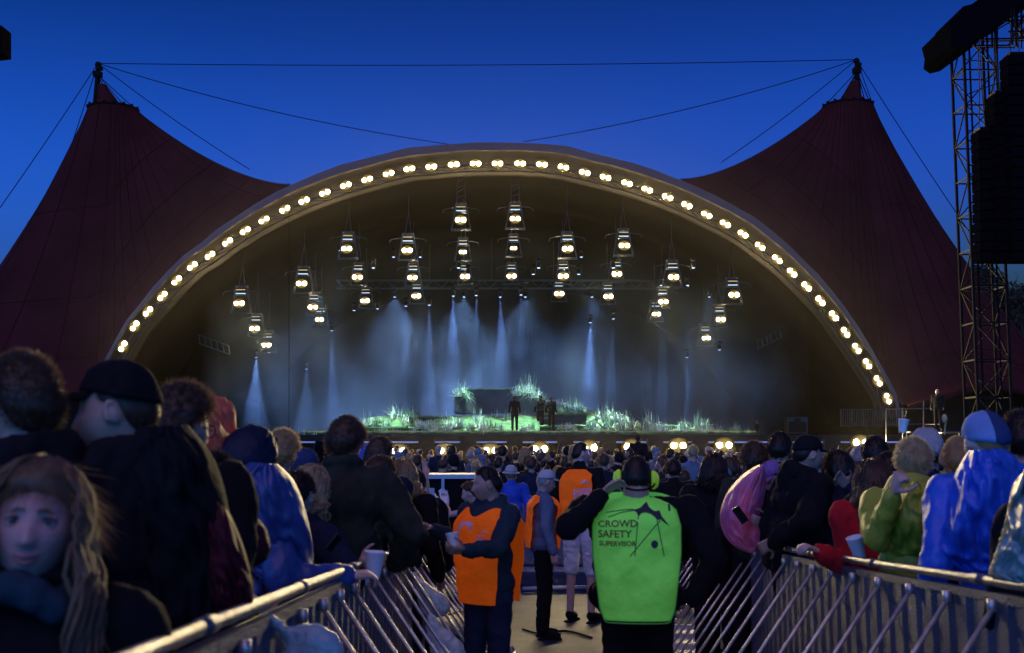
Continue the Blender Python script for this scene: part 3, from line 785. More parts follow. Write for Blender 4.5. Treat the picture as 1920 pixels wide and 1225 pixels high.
# ---- head
def gs(a, s): return math.exp(-(a / s) ** 2)
def headpt(d, off=0.0):
    """point of the head surface in unit direction d (y is the face)"""
    x, y, z = d
    p = Vector((x * .077, y * .097, z * .117))
    if p.z < 0:
        t = -p.z / .117
        p.x *= 1 - .30 * t ** 1.4
        if p.y < 0: p.y *= 1 - .35 * t ** 1.2
        else: p.y *= 1 + .06 * t
    else:
        p.y -= .006 * gs(p.z - .06, .04) * (1 if y > 0 else -1.2)
    if y > 0:
        X, Z = p.x, p.z
        f = min(1, y * 2)
        dy = .004 * gs(Z - .032, .014) * gs(X, .05) - .012 * (gs(X - .031, .016) + gs(X + .031, .016)) * gs(Z - .010, .013)
        dy += (.024 * max(0, min(1, (.018 - Z) / .045)) if Z > -.032 else .024 * gs(Z + .032, .008)) * gs(X, .0115)
        dy += .006 * (gs(X - .012, .006) + gs(X + .012, .006)) * gs(Z + .03, .008)
        dy += .007 * gs(X, .024) * (gs(Z + .052, .007) + gs(Z + .067, .008)) - .004 * gs(X, .024) * gs(Z + .0595, .003)
        dy += .009 * gs(X, .024) * gs(Z + .095, .018) + .004 * (gs(X - .045, .02) + gs(X + .045, .02)) * gs(Z + .018, .025)
        p.y += dy * f
    if off: p += Vector(d) * off
    return p
def headmesh(b, Mt, seg=72, rings=60):
    rows = []
    for i in range(rings + 1):
        ph = math.pi * (i + .001) / (rings + .002); r = []
        for k in range(seg):
            t = 2 * math.pi * k / seg
            r.append(Mt @ headpt((math.sin(ph) * math.sin(t), math.sin(ph) * math.cos(t), math.cos(ph))))
        rows.append(r)
    b.grid(rows, closed=True)
    n = len(b.v)
    b.f.append(tuple(n - 1 - k for k in range(seg))); b.m.append(0); b.f.append(tuple(n - seg * (rings + 1) + k for k in range(seg))); b.m.append(0)
    for s in (-1, 1):
        E = Mt @ Matrix.Translation((s * .079, -.006, -.004)) @ Matrix.Rotation(s * R(-22), 4, 'Z') @ Matrix.Rotation(R(-8), 4, 'X')
        pts = [E @ Vector((s * .003, .006 + .016 * math.cos(a), .004 + (.029 if math.sin(a) > 0 else .026) * math.sin(a))) for a in [k * math.pi / 7 - .9 for k in range(13)]]
        b.tube(pts, .0058, 6)
        b.ball(E @ Vector((-s * .002, .004, 0)), (.007, .014, .024), 8, 6)
HL = [(0, 40), (50, 34), (72, 12), (95, 8), (115, -18), (150, -38), (180, -42)]
def hairline(az, tab=HL):
    a = abs(math.degrees(az))
    for (a0, e0), (a1, e1) in zip(tab, tab[1:]):
        if a <= a1: return R(lerp(e0, e1, (a - a0) / (a1 - a0)))
    return R(tab[-1][1])
def sdir(az, el): return Vector((math.sin(az) * math.cos(el), math.cos(az) * math.cos(el), math.sin(el)))
def scalp(b, Mt, thick, nz=.0, sc=18, tab=HL, seg=56, rings=22, seed=0, edge=.25, topx=1.0, zclose=None, stret=None):
    rows = []
    for j in range(rings + 1):
        u = j / rings; r = []
        for k in range(seg):
            az = 2 * math.pi * k / seg - math.pi
            e0 = hairline(az, tab); el = lerp(e0, R(90), u)
            d = sdir(az, el)
            t = thick * min(1, .15 + u / edge) * (topx if u > .5 else lerp(1, topx, u * 2))
            t += nz * (noise.noise(d * sc * .35 + Vector((seed, 0, 0))) + .6 * noise.noise(d * sc + Vector((0, seed, 0)))) * min(1, u * 4)
            if u == 0: t = -.004
            r.append(Mt @ headpt(d, t))
        rows.append(r)
    b.grid(rows, closed=True)
def strands(b, Mt, n, ln, thick, rnd, mode='out', wd=.0016, tab=HL, mi=0, down=.5, az_rng=math.pi):
    for _ in range(n):
        az = rnd.uniform(-az_rng, az_rng); e0 = hairline(az, tab); el = math.asin(rnd.uniform(math.sin(e0), 1))
        d = sdir(az, el); p = headpt(d, thick * .7)
        l = ln * rnd.uniform(.4, 1.25)
        g = Vector((rnd.gauss(0, 1), rnd.gauss(0, 1), rnd.gauss(0, 1))) * .45
        if mode == 'out': v = (d + g).normalized()
        elif mode == 'up': v = (d + g * .6 + Vector((0, .1, .9))).normalized()
        else: v = (d * .35 + g * .5 + Vector((0, -.3, -down - .5))).normalized()
        s = v.cross(Vector((rnd.gauss(0, 1), rnd.gauss(0, 1), rnd.gauss(0, 1)))).normalized() * wd
        q = p + v * l * .55 + g * l * .15; e = q + (v + g * .5 + Vector((0, 0, -.3))).normalized() * l * .45
        b.add([Mt @ (p - s), Mt @ (p + s), Mt @ (q + s * .7), Mt @ (q - s * .7), Mt @ e], [(0, 1, 2, 3), (3, 2, 4)], mi)
def locks(b, Mt, n, L, rnd, r=.015, az0=R(70), wave=.012, spread=.02, az_c=math.pi, fwd=0.0):
    """long hanging locks over the back and the sides of the head"""
    for k in range(n):
        az = az_c + rnd.uniform(-1, 1) * (math.pi - az0)
        el0 = rnd.uniform(.2, 1.2 if r > .006 else 1.56); pts = []; rs = []; jj = rnd.uniform(0, .010) if r <= .006 else 0
        l = L * rnd.uniform(.8, 1.08); ph = rnd.uniform(0, 6.28)
        for s in range(5):
            el = lerp(el0, R(-12), s / 4); pts.append(headpt(sdir(az + (.25 * math.sin(s * 1.3 + k) if jj else 0), el), .012 + jj + .004 * s)); rs.append(r * (.6 + .1 * s))
        e = pts[-1]
        out = Vector((math.sin(az), math.cos(az), 0))
        for s in range(1, 9):
            u = s / 8
            pts.append(e + Vector((0, 0, -l * u)) + out * (spread * math.sin(u * 2.2) + rnd.uniform(-.003, .003)) + Vector((math.sin(ph + u * 9) * wave, math.cos(ph + u * 8) * wave + fwd * u, 0)))
            rs.append(r * (1 - .75 * u * u))
        b.tube([Mt @ p for p in pts], rs, 5)
# ---- hand
def hand(b, w, d, pn, side, curl=.5, k=1.0, point=False):
    """w wrist, d forearm direction, pn palm normal, side +1 if the thumb leaves on the (d x pn) side"""
    d = Vector(d).normalized(); pn = Vector(pn); pn = (pn - d * pn.dot(d)).normalized(); sx = d.cross(pn).normalized() * side
    for o in (-.028, -.010, .010, .027):
        caps(b, w + d * .012 * k + sx * o * .75 * k, w + d * (.085 - abs(o) * .15) * k + sx * o * k, .0155 * k, .0125 * k, 8)
    for i, (o, L) in enumerate(((.031, .070), (.0105, .080), (-.0105, .074), (-.031, .058))):
        p = w + d * (.088 - abs(o) * .18) * k + sx * o * k; v = d.copy() + sx * o * 1.5
        c = 0 if (point and i == 0) else curl * (1 + .12 * i)
        for j, f in enumerate((.45, .31, .24)):
            a = c * (1.0, 1.25, .8)[j]; v = (v.normalized() * math.cos(a) + pn * math.sin(a))
            q = p + v.normalized() * L * f * k
            caps(b, p, q, (.0098 - .0010 * j) * k, (.0092 - .0012 * j) * k, 7); p = q
            nv = v.normalized(); pn2 = (pn - nv * pn.dot(nv))
            if j < 2:
                t = nv.cross(sx).normalized()
                if t.dot(pn) < 0 and c < 1.2: t = -t
                v = nv; 
                ax = sx
                # rotate the palm normal with the finger so that it keeps curling
                pn_j = (pn * math.cos(a) - d * math.sin(a)); 
                v = nv * 1.0; pn_cur = pn_j.normalized()
                pn, pn_keep = pn_cur, pn
                d_keep = d; d = nv
                if j == 0: pn0, d0 = pn_keep, d_keep
        pn, d = pn0, d0
    p = w + d * .022 * k + sx * .030 * k
    for j, L in enumerate((.042, .034, .028)):
        v = (d * (.55 + .25 * j) + sx * (.75 - .32 * j) + pn * (.25 + .35 * curl)).normalized()
        q = p + v * L * k; caps(b, p, q, (.0125 - .0015 * j) * k, (.011 - .0018 * j) * k, 7); p = q
# ---- shared people materials
SK = mat("skin", (.40, .235, .18), .55, bump=.08, bscale=90, var=.12, vscale=20)
SK3 = mat("shaded_skin", (.40, .22, .20), .55, bump=.12, bscale=60, var=.18, vscale=14)
SK2 = mat("pale_skin", (.50, .32, .26), .5, bump=.06, bscale=90, var=.10, vscale=20)
HAIR = {k: mat("hair_" + k, c, .42, var=.35, vscale=30, spec=.5, transl=.42, tcol=tuple(min(.9, q * 3.0 + .03) for q in c)) for k, c in
        (("dark", (.022, .014, .010)), ("brown", (.07, .042, .024)), ("fair", (.15, .095, .05)), ("light", (.34, .23, .11)), ("blond", (.38, .28, .16)), ("grey", (.30, .29, .29)))}
def cloth(name, c, rough=.9, amp=.4, var=.2, sheen=0.0, emit=0, spec=.15, transl=0.0):
    return mat(name, c, rough, bump=amp, bscale=22, var=var, vscale=5, sheen=sheen, emit=emit, spec=spec, creases=.8, transl=transl)
CL = {'black': cloth("black_cloth", (.006, .006, .008)), 'navy': cloth("navy_cloth", (.012, .016, .035)), 'olive': cloth("olive_cloth", (.022, .026, .018)),
      'jeans': cloth("jeans_cloth", (.018, .026, .06)), 'teal': cloth("teal_cloth", (.016, .034, .05)), 'greyblue': cloth("greyblue_cloth", (.10, .14, .20)),
      'blue': cloth("blue_rain_shell", (.02, .10, .55), .45, .3, .12, spec=.5), 'navyrain': cloth("navy_rain_shell", (.025, .055, .20), .42, .3, .15, spec=.5), 'lime': cloth("lime_rain_shell", (.30, .34, .03), .5, .3, .15, spec=.4),
      'red': cloth("red_knit", (.38, .012, .018), .9), 'darkred': cloth("dark_red_shell", (.06, .006, .012), .6), 'pink': cloth("pink_poncho_film", (.78, .27, .46), .35, .3, .35, spec=.5, transl=.425),
      'salmon': cloth("salmon_poncho_film", (.80, .24, .12), .4, .3, .25, spec=.5, transl=.6), 'purple': cloth("purple_cap_cloth", (.22, .12, .34)), 'silver': cloth("teal_foil", (.20, .34, .34), .30, .8, .3, spec=.8),
      'gold': cloth("gold_foil_edge", (.55, .36, .10), .3, .8, .3, spec=.8), 'grey': cloth("grey_cap_cloth", (.34, .33, .34)), 'lightblue': cloth("pale_blue_hoodie", (.20, .32, .60)),
      'sky': cloth("bright_blue_shirt", (.03, .09, .48)), 'green': cloth("green_vest_cloth", (.10, .38, .10)), 'white': cloth("white_cotton", (.66, .66, .68)), 'blackshine': cloth("black_rain_shell", (.012, .013, .016), .38, .4, .2, spec=.5),
      'beanie1': cloth("light_blue_beanie", (.16, .26, .50)), 'beanie2': cloth("dark_blue_beanie", (.02, .04, .12)), 'hooddark': cloth("dark_navy_hood", (.008, .014, .035), .5)}
HIVIS = cloth("lime_safety_vest", (.22, .86, .10), .8, .5, .15, emit=.11)  # slight emission in the cloth lifts it above the light it gets
ORANGE = cloth("orange_safety_vest", (.95, .135, .006), .8, .45, .15, emit=.15)  # emission added to brighten the orange, the cloth is no lamp
INK = mat("dark_print", (.012, .02, .03), .7)
REDINK = mat("red_print", (.16, .05, .02), .7)
LILAC = mat("pale_vest_print", (.62, .42, .50), .6, var=.2, vscale=30)
EYEW = mat("eye_white", (.38, .36, .36), .3); EYED = mat("iris", (.02, .025, .03), .2)
LIP = mat("lips", (.30, .10, .10), .45)
CUP = mat("white_paper_cup", (.75, .77, .8), .6)

def ik(S, T, L1, L2, hint):
    d = T - S; L = min(d.length, (L1 + L2) * .985); u = d.normalized(); T = S + u * L
    a = (L1 * L1 - L2 * L2 + L * L) / (2 * L); h = math.sqrt(max(L1 * L1 - a * a, 1e-6))
    hv = Vector(hint); hv = (hv - u * hv.dot(u)).normalized()
    return S + u * a + hv * h, T
PEOPLE = {}
def person(label, px, py, D, yaw=0, fz=None, H=None, lean=0, side=0, hd=(0, 0, 0), hair=None, hat=None, top='black', puff=1.0, hood=None, legs='black', bulk=1.0,
           arms=None, skin=None, vox=.0085, cvox=.013, fold=.008, group="people at the show", eyes=False, legsplit=.0, sleeves=True, cape=None, shoes='black', step=0.0, poncho=None, bare=False, hints=None, palms=None, curl=(.6, .6), hatm='black', hatm2=None, long=None, seed=None, hairk=1.0, neck=1.0, hstyle=None, hdrop=0.025, shw=1.0):
    skin = skin or SK
    rnd = random.Random(seed if seed is not None else int(px * 7 + py)); sd_ = rnd.uniform(0, 50)
    topp = P(px, py, D)
    yaw = yaw + math.degrees(math.atan((960 - px) / F)); yr = R(yaw); ph = R(lean); sr = R(side)
    extra = .012 if hat is None else .025
    cphi = math.cos(ph) * math.cos(sr)
    if H is None: fz = fz or gz(D); H = (topp.z - extra - fz) / (.53 + (.47 - hdrop / 1.78) * cphi)
    else: fz = topp.z - extra - H * (.53 + (.47 - hdrop / 1.78) * cphi)
    k = H / 1.78
    hip = Vector((0, 0, .94 * k))
    Rt = Matrix.Rotation(-ph, 4, 'X') @ Matrix.Rotation(sr, 4, 'Y')
    T = Matrix.Translation(hip) @ Rt @ Matrix.Translation(-hip)
    headtop = T @ Vector((0, .01, (1.78 - hdrop) * k))
    Rz = Matrix.Rotation(yr, 4, 'Z')
    root = thing("person", label, "person", (0, 0, 0), yr, group)
    ht = Rz @ headtop
    loc = Vector((topp.x - ht.x, D - ht.y, fz)); root.location = loc
    Wi = (Matrix.Translation(loc) @ Rz).inverted()
    V = lambda x, y, z: Vector((x, y, z)) * k
    hc = V(0, .012, 1.662 - hdrop)
    hk = k ** .5 * 1.0
    Mh = T @ Matrix.Translation(hc) @ Matrix.Rotation(R(hd[0]), 4, 'Z') @ Matrix.Rotation(R(hd[1]), 4, 'X') @ Matrix.Rotation(R(hd[2]), 4, 'Y') @ Matrix.Scale(hk, 4)
    w = bulk
    # ---- arms
    A = {}
    arms = arms or {}
    for s, nm in ((-1, 'L'), (1, 'R')):
        S = T @ V(s * .185 * shw * (.5 + .5 * w), 0, 1.435)
        tg = arms.get(nm)
        hint = (hints or {}).get(nm, (s * .8, -.4, -.5))
        if tg is None: Tt = S + V(s * .09, .05, -.50); hint = (s * .2, -1, 0)
        elif tg == 'hip': Tt = T @ V(s * .17 * w, -.02, 1.02); hint = (s * 1, -.4, 0)
        else: Tt = Wi @ P(*tg)
        E, Wr = ik(S, Tt, .30 * k, .265 * k, hint); A[nm] = (S, E, Wr, s)
    # ---- body, one continuous skin
    b = MB()
    headmesh(b, Mh)
    caps(b, T @ V(0, -.015, 1.47), Mh @ Vector((0, -.022, -.055)), .062 * k * neck, .056 * k * neck)
    Bt = Rt
    if vox < .02 or True:
        b.ball(T @ V(0, 0, 1.33), (.15 * k * w, .10 * k * w, .17 * k), 12, 8, M=Bt)
        b.ball(T @ V(0, 0, 1.12), (.13 * k * w, .095 * k * w, .17 * k), 12, 8, M=Bt)
        b.ball(T @ V(0, 0, .97), (.155 * k * w, .10 * k * w, .12 * k), 12, 8, M=Bt)
        caps(b, T @ V(-.15, 0, 1.44), T @ V(.15, 0, 1.44), .05 * k, .05 * k)
    for nm, (S, E, Wr, s) in A.items():
        caps(b, S, E, .046 * k, .038 * k); caps(b, E, Wr, .036 * k, .025 * k)
        dr = (Wr - E).normalized()
        pn = (palms or {}).get(nm)
        if pn is None: pn = Vector((-s, .3, -.2))
        cu = curl[0 if nm == 'L' else 1]
        hand(b, Wr + dr * .01, dr, pn, s * (1 if True else -1), cu, k)
    for s in (-1, 1):
        kn = V(s * (.105 + legsplit * .5), .02, .50); an = V(s * (.11 + legsplit), -.01, .09)
        caps(b, V(s * .09, 0, .92), kn, .082 * k, .052 * k); caps(b, kn, an, .05 * k, .036 * k); caps(b, an, an + V(s * .01, .13, -.05), .035 * k, .025 * k)
    o = bpy.data.objects.new("body", remesh(b, vox, 2, "body", [skin])); col.objects.link(o); o.parent = root
    # ---- trousers and shoes
    if legs:
        b = MB()
        b.ball(V(0, 0, .97), (.175 * k * w, .125 * k * w, .13 * k), 14, 8)
        for s in (-1, 1):
            kn = V(s * (.105 + legsplit * .5), .02, .50); an = V(s * (.11 + legsplit), -.01, .10)
            caps(b, V(s * .09, 0, .92), kn, .098 * k * (.5 + .5 * w), .075 * k)
            if not bare: caps(b, kn, an, .072 * k, .062 * k)
        me = remesh(b, .016, 2, "trousers", [CL.get(legs, legs) if isinstance(legs, str) else legs]); displace(me, .010, 9, sd_, zst=1.8)
        o = bpy.data.objects.new("shorts" if bare else "trousers", me); col.objects.link(o); o.parent = root
        for s in (-1, 1):
            b = MB(); an = V(s * (.11 + legsplit), -.01, .09)
            caps(b, an + V(0, -.01, -.02), an + V(s * .015, .15, -.05), .046 * k, .04 * k); b.box(an + V(s * .008, .07, -.082), (.09 * k, .26 * k, .02))
            o = bpy.data.objects.new("shoe", remesh(b, .010, 2, "shoe", [CL[shoes]])); col.objects.link(o); o.parent = root
    # ---- jacket
    info = dict(root=root, T=T, Rt=Rt, k=k, w=w, Mh=Mh, A=A, V=V, Wi=Wi, rnd=rnd, puff=puff, seed=sd_)
    if top:
        b = MB(); g = puff; m = .018 * g
        b.ball(T @ V(0, 0, 1.34), (.165 * k * w * (.9 + .1 * g) + m, .115 * k * w + m, .175 * k), 14, 10, M=Bt)
        b.ball(T @ V(0, .0, 1.14), (.150 * k * w + m * 1.3, .115 * k * w + m * 1.3, .19 * k), 14, 10, M=Bt)
        b.ball(T @ V(0, 0, .985), (.165 * k * w + m * 1.3, .12 * k * w + m * 1.3, .14 * k), 14, 10, M=Bt)
        caps(b, T @ V(-.155 * (.5 + .5 * w), -.01, 1.435), T @ V(.155 * (.5 + .5 * w), -.01, 1.435), .066 * k + m * .5, .066 * k + m * .5)
        caps(b, T @ V(0, -.02, 1.44), T @ V(0, -.015, 1.515), .085 * k, .070 * k)
        if sleeves:
            for nm, (S, E, Wr, s) in A.items():
                dr = (Wr - E).normalized(); we = Wr - dr * .012
                caps(b, S, E, .064 * k + m, .050 * k + m * .8); caps(b, E, we, .050 * k + m * .8, .036 * k + m * .5)
                for q in range(4):
                    u = (q + .5) / 4; b.ball(E.lerp(we, u), (.046 * k + m * .8) * (1.06 - .2 * u), 8, 6)
                    b.ball(S.lerp(E, u), (.060 * k + m) * (1.04 - .16 * u), 8, 6)
        if hood == 'down':
            for q in range(9):
                a = R(lerp(-100, 100, q / 8)); rr_ = .085 * k
                b.ball(T @ (V(0, -.02, 1.525) + Vector((math.sin(a) * rr_, -math.cos(a) * rr_ * .9, -.015 + .02 * math.cos(a) * k))), .046 * k * g ** .4, 8, 6)
            b.ball(T @ V(0, -.13, 1.44), (.085 * k, .045 * k, .09 * k), 10, 8)
        if hood == 'collar':
            for q in range(12):
                a = 2 * math.pi * q / 12; b.ball(T @ (V(0, -.005, 1.53) + Vector((math.sin(a) * .072 * k, math.cos(a) * .07 * k, .012))), .03 * k, 8, 6)
        tm = CL[top] if isinstance(top, str) else top
        me = remesh(b, cvox, 3, "jacket", [tm]); displace(me, fold * 1.5, 6, sd_, zst=.7); displace(me, fold * .9, 13, sd_ + 4, zst=.5); displace(me, fold * .3, 30, sd_ + 9, zst=.7)
        o = bpy.data.objects.new("jacket" if top not in ('red', 'sky', 'white') else "shirt", me); col.objects.link(o); o.parent = root
    if hood == 'up':
        b = MB(); tm = CL[cape or top] if isinstance(cape or top, str) else top
        tb = [(0, 62), (35, 52), (60, 5), (75, -30), (100, -50), (140, -62), (180, -66)]
        rows = []
        for j in range(20):
            u = j / 19; r = []
            for q in range(48):
                az = 2 * math.pi * q / 48 - math.pi; el = lerp(hairline(az, tb), R(90), u); d = sdir(az, el)
                t = .030 + .010 * noise.noise(d * 5 + Vector((sd_, 0, 0))) + .006 * noise.noise(d * 14) - .02 * max(0, .15 - u)
                pt_ = headpt(d, t); 
                if pt_.y < 0 and pt_.z < 0: pt_.y *= 1.1; pt_.x *= 1.12
                r.append(Mh @ pt_)
            rows.append(r)
        b.grid(rows, closed=True); me = b.mesh("hood", tm, True)
        o = bpy.data.objects.new("hood", me); col.objects.link(o); o.parent = root; md = o.modifiers.new("t", 'SOLIDIFY'); md.thickness = .006
        b = MB()
        for q in range(14):
            a = 2 * math.pi * q / 14; b.ball(T @ (V(0, -.005, 1.53) + Vector((math.sin(a) * .078 * k, math.cos(a) * .074 * k, .0))), .042 * k, 8, 6)
        me = remesh(b, .013, 3, "collar", [tm]); displace(me, .012, 12, sd_)
        o = bpy.data.objects.new("collar", me); col.objects.link(o); o.parent = root
    if poncho: add_poncho(info, poncho)
    # ---- hair
    near = max(1, 1.0)
    if hair:
        hm = HAIR[hair]; st = hstyle or 'short'; b = MB(); q = hairk
        wd = .0003 + .00026 * D
        n0 = int(11000 * q / (1 + D * .55))
        if st == 'short': scalp(b, Mh, .012, .004, seed=sd_); strands(b, Mh, n0, .020, .012, rnd, 'out', wd)
        elif st == 'crew': scalp(b, Mh, .006, .001, seed=sd_); strands(b, Mh, n0, .009, .006, rnd, 'out', wd * .8)
        elif st == 'spiky': scalp(b, Mh, .014, .008, seed=sd_); strands(b, Mh, n0, .030, .014, rnd, 'up', wd); strands(b, Mh, n0 // 2, .018, .012, rnd, 'out', wd)
        elif st == 'curly': scalp(b, Mh, .028, .018, 22, seed=sd_); strands(b, Mh, int(n0 * 1.4), .032, .028, rnd, 'out', wd)
        elif st == 'bushy': scalp(b, Mh, .024, .010, seed=sd_, topx=1.25); strands(b, Mh, int(n0 * 1.3), .026, .026, rnd, 'out', wd)
        elif st in ('long', 'bun'):
            scalp(b, Mh, .014 if D > 3 else .017, .004, seed=sd_, tab=HL if D > 3 else [(0, 31), (30, 28), (50, 20), (65, 4), (80, -22), (115, -40), (180, -44)]); strands(b, Mh, n0 // 2, .014, .014, rnd, 'down', wd)
            if st == 'bun':
                b.ball(Mh @ Vector((0, -.07, .105)), .036, 12, 8); strands(b, Mh, 200, .03, .02, rnd, 'out', wd)
                for _ in range(60):
                    d = Vector((rnd.gauss(0, 1), rnd.gauss(0, 1), rnd.gauss(0, 1))).normalized(); p = Mh @ Vector((0, -.07, .105)); s_ = d.orthogonal().normalized() * wd
                    b.add([p + d * .03 - s_, p + d * .03 + s_, p + d * .055], [(0, 1, 2)])
            elif D < 3: locks(b, Mh, 330, long or .28, rnd, .0055, az0=R(52), wave=.016, spread=.035); strands(b, Mh, 5000, .085, .016, rnd, 'down', .0005)
            else: locks(b, Mh, 90, long or .28, rnd, .013); locks(b, Mh, 120, (long or .28) * 1.05, rnd, .004, wave=.02, spread=.03)
        o = bpy.data.objects.new("hair", b.mesh("hair", hm, True)); col.objects.link(o); o.parent = root
    # ---- hats
    if hat in ('cap', 'beanie', 'bucket'):
        b = MB(); hm = CL[hatm]
        tb = {'cap': [(0, 30), (60, 26), (100, 16), (180, 6)], 'beanie': [(0, 26), (60, 16), (100, 0), (180, -16)], 'bucket': [(0, 34), (90, 22), (180, 16)]}[hat]
        rows = []; sg = 48
        for j in range(15):
            u = j / 14; r = []
            for q in range(sg):
                az = 2 * math.pi * q / sg - math.pi; el = lerp(hairline(az, tb), R(90), u)
                t = {'cap': .012 + .008 * math.sin(u * 3.1), 'beanie': .007 + .009 * math.sin(u * 3.1) + .004 * u, 'bucket': .016 + .012 * math.sin(u * 3.1)}[hat] + .003 * noise.noise(sdir(az, el) * 6)
                r.append(Mh @ headpt(sdir(az, el), t))
            rows.append(r)
        b.grid(rows, closed=True)
        if hatm2:
            b.m = [1 if (i % sg) > sg * .80 or (i % sg) < sg * .06 else 0 for i in range(len(b.f))]
        o = bpy.data.objects.new({'cap': "cap", 'beanie': "beanie", 'bucket': "bucket_hat"}[hat], b.mesh("hat", [hm, CL[hatm2 or hatm]], True)); col.objects.link(o); o.parent = root
        md = o.modifiers.new("t", 'SOLIDIFY'); md.thickness = .004
        if hat == 'cap':
            b = MB(); rows = []
            for j in range(7):
                u = j / 6; r = []
                for q in range(17):
                    v = q / 16 * 2 - 1; az = v * R(58); p = headpt(sdir(az, R(29)), .010)
                    dd = Vector((0, 1, -.12)) * .078 * u * math.cos(v * 1.45) ** .5
                    r.append(Mh @ (p + dd + Vector((0, 0, -.010 * v * v * u * 2))))
                rows.append(r)
            b.grid(rows); b.build("brim", hm, o, True); md = o.children[0].modifiers.new("t", 'SOLIDIFY'); md.thickness = .004
        if hat == 'bucket':
            b = MB(); rows = []
            for j in range(4):
                u = j / 3; rows.append([Mh @ (headpt(sdir(az, hairline(az, tb)), .012) + Vector((math.sin(az), math.cos(az), -.45)) * .05 * u) for az in [2 * math.pi * q / 40 - math.pi for q in range(40)]])
            b.grid(rows, closed=True); b.build("brim", hm, o, True)
    if eyes:
        for s in (-1, 1):
            b = MB(); c = Mh @ Vector((s * .031, .0765, .009))
            b.ball(c, .0115 * hk, 14, 10, 0)
            f = (Mh.to_3x3() @ Vector((s * -.05, 1, 0))).normalized()
            b.ball(c + f * .0062 * hk, (.0072, .0072, .0072), 10, 8, 1)
            b.build("eye", [EYEW, EYED], root, True)
            b = MB(); pts = [Mh @ (headpt(Vector((X, .1, Z)).normalized()) * 1.0 + Vector((0, .003, 0))) for X, Z in ((s * .014, .0235), (s * .027, .0285), (s * .041, .0285), (s * .053, .0225))]
            b.tube(pts, [.0016, .0026, .0024, .0008], 5); b.build("eyebrow", HAIR.get(hair, HAIR['dark']), root, True)
            b = MB(); b.ball(Mh @ Vector((s * .031, .0748, .0150)), (.0135 * hk, .0128 * hk, .0095 * hk), 14, 10); b.ball(Mh @ Vector((s * .031, .0752, .0030)), (.0130 * hk, .0122 * hk, .0068 * hk), 14, 10); b.build("lid", skin, root, True)
            b = MB(); pts = [Mh @ Vector((s * X, Y, Z)) for X, Y, Z in ((.018, .0835, .009), (.025, .0885, .0165), (.034, .0880, .0165), (.044, .0795, .009))]
            b.tube(pts, .0016, 5); b.build("eyelid", HAIR['dark'], root, True)
        b = MB()
        for Z, rz_ in ((-.0535, .0042), (-.0655, .0052)):
            pts = []
            for q in range(9):
                X = lerp(-.024, .024, q / 8); p = headpt(Vector((X / .077, (1 - (X / .077) ** 2 - (Z / .117) ** 2) ** .5, Z / .117)).normalized())
                pts.append(Mh @ (Vector((X, p.y - .0005, Z + (.002 if Z > -.06 else .004) * abs(X / .024) * (-1 if Z > -.06 else 1) + .0065 * (X / .024) ** 2))))
            b.tube(pts, [rz_ * (.25 + .75 * math.sin(math.pi * q / 8)) for q in range(9)], 6)
        b.build("lips", LIP, root, True)
    return info
def sheet(name, m, left, right, D, bulge, info=None, nv=60, nu=44, fold=.018, seed=1.0, th=.004, dz=0.0):
    """a hanging film or cloth between two outline curves, bulging towards the viewer like the body under it"""
    b = MB(); rows = []
    for j in range(nv + 1):
        v = j / nv; l = interp([(x, y, 0) for x, y in left], v); r = interp([(x, y, 0) for x, y in right], v); row = []
        for i in range(nu + 1):
            u = i / nu; w_ = math.sin(math.pi * u) ** .6
            f = fold * (.9 * noise.noise(Vector((u * 3.2 + v * 1.8, v * 2.2 - u, seed))) + .8 * (.4 - abs(noise.noise(Vector((u * 6 - v * 3.4, v * 4.2 + u * 2.5, seed + 4)))) * 2) + .25 * noise.noise(Vector((u * 26, v * 12, seed))))
            p = P(lerp(l.x, r.x, u), lerp(l.y, r.y, u), D + dz * v - bulge * w_ * (.5 + .5 * math.sin(math.pi * min(1, v + .15))) - f)
            row.append(info['Wi'] @ p if info else p)
        rows.append(row)
    b.grid(rows); o = b.build(name, m, info['root'] if info else None, True)
    md = o.modifiers.new("t", 'SOLIDIFY'); md.thickness = th
    return o
def add_poncho(info, spec):
    """spec: material, length, flare, rows of profile; a film cape from the neck over arms"""
    m, z0, fl = spec[:3]; k, T, V, sd_ = info['k'], info['T'], info['V'], info['seed']
    b = MB(); rows = []; prof = [(.085, .075, 1.53), (.15, .11, 1.50), (.23, .15, 1.42), (.27, .19, 1.28), (.29 * fl, .22 * fl, 1.10), (.31 * fl, .25 * fl, (1.10 + z0) / 2), (.33 * fl, .27 * fl, z0)]
    for j in range(43):
        u = j / 42; p = interp([(a, b_, c) for a, b_, c in prof], u); r = []
        for q in range(96):
            a = 2 * math.pi * q / 96; fo = 1 + u * (.055 * math.sin(a * 9 + sd_) + .03 * math.sin(a * 17 + u * 3)) + .07 * noise.noise(Vector((math.sin(a) * 2, math.cos(a) * 2, u * 4 + sd_))) * u
            r.append(T @ (Vector((math.sin(a) * p.x * fo, math.cos(a) * p.y * fo, p.z + .012 * noise.noise(Vector((a * 2, u * 5, sd_))))) * k))
        rows.append(r)
    b.grid(rows, closed=True)
    o = b.build("poncho", m, info['root'], True); md = o.modifiers.new("t", 'SOLIDIFY'); md.thickness = .003
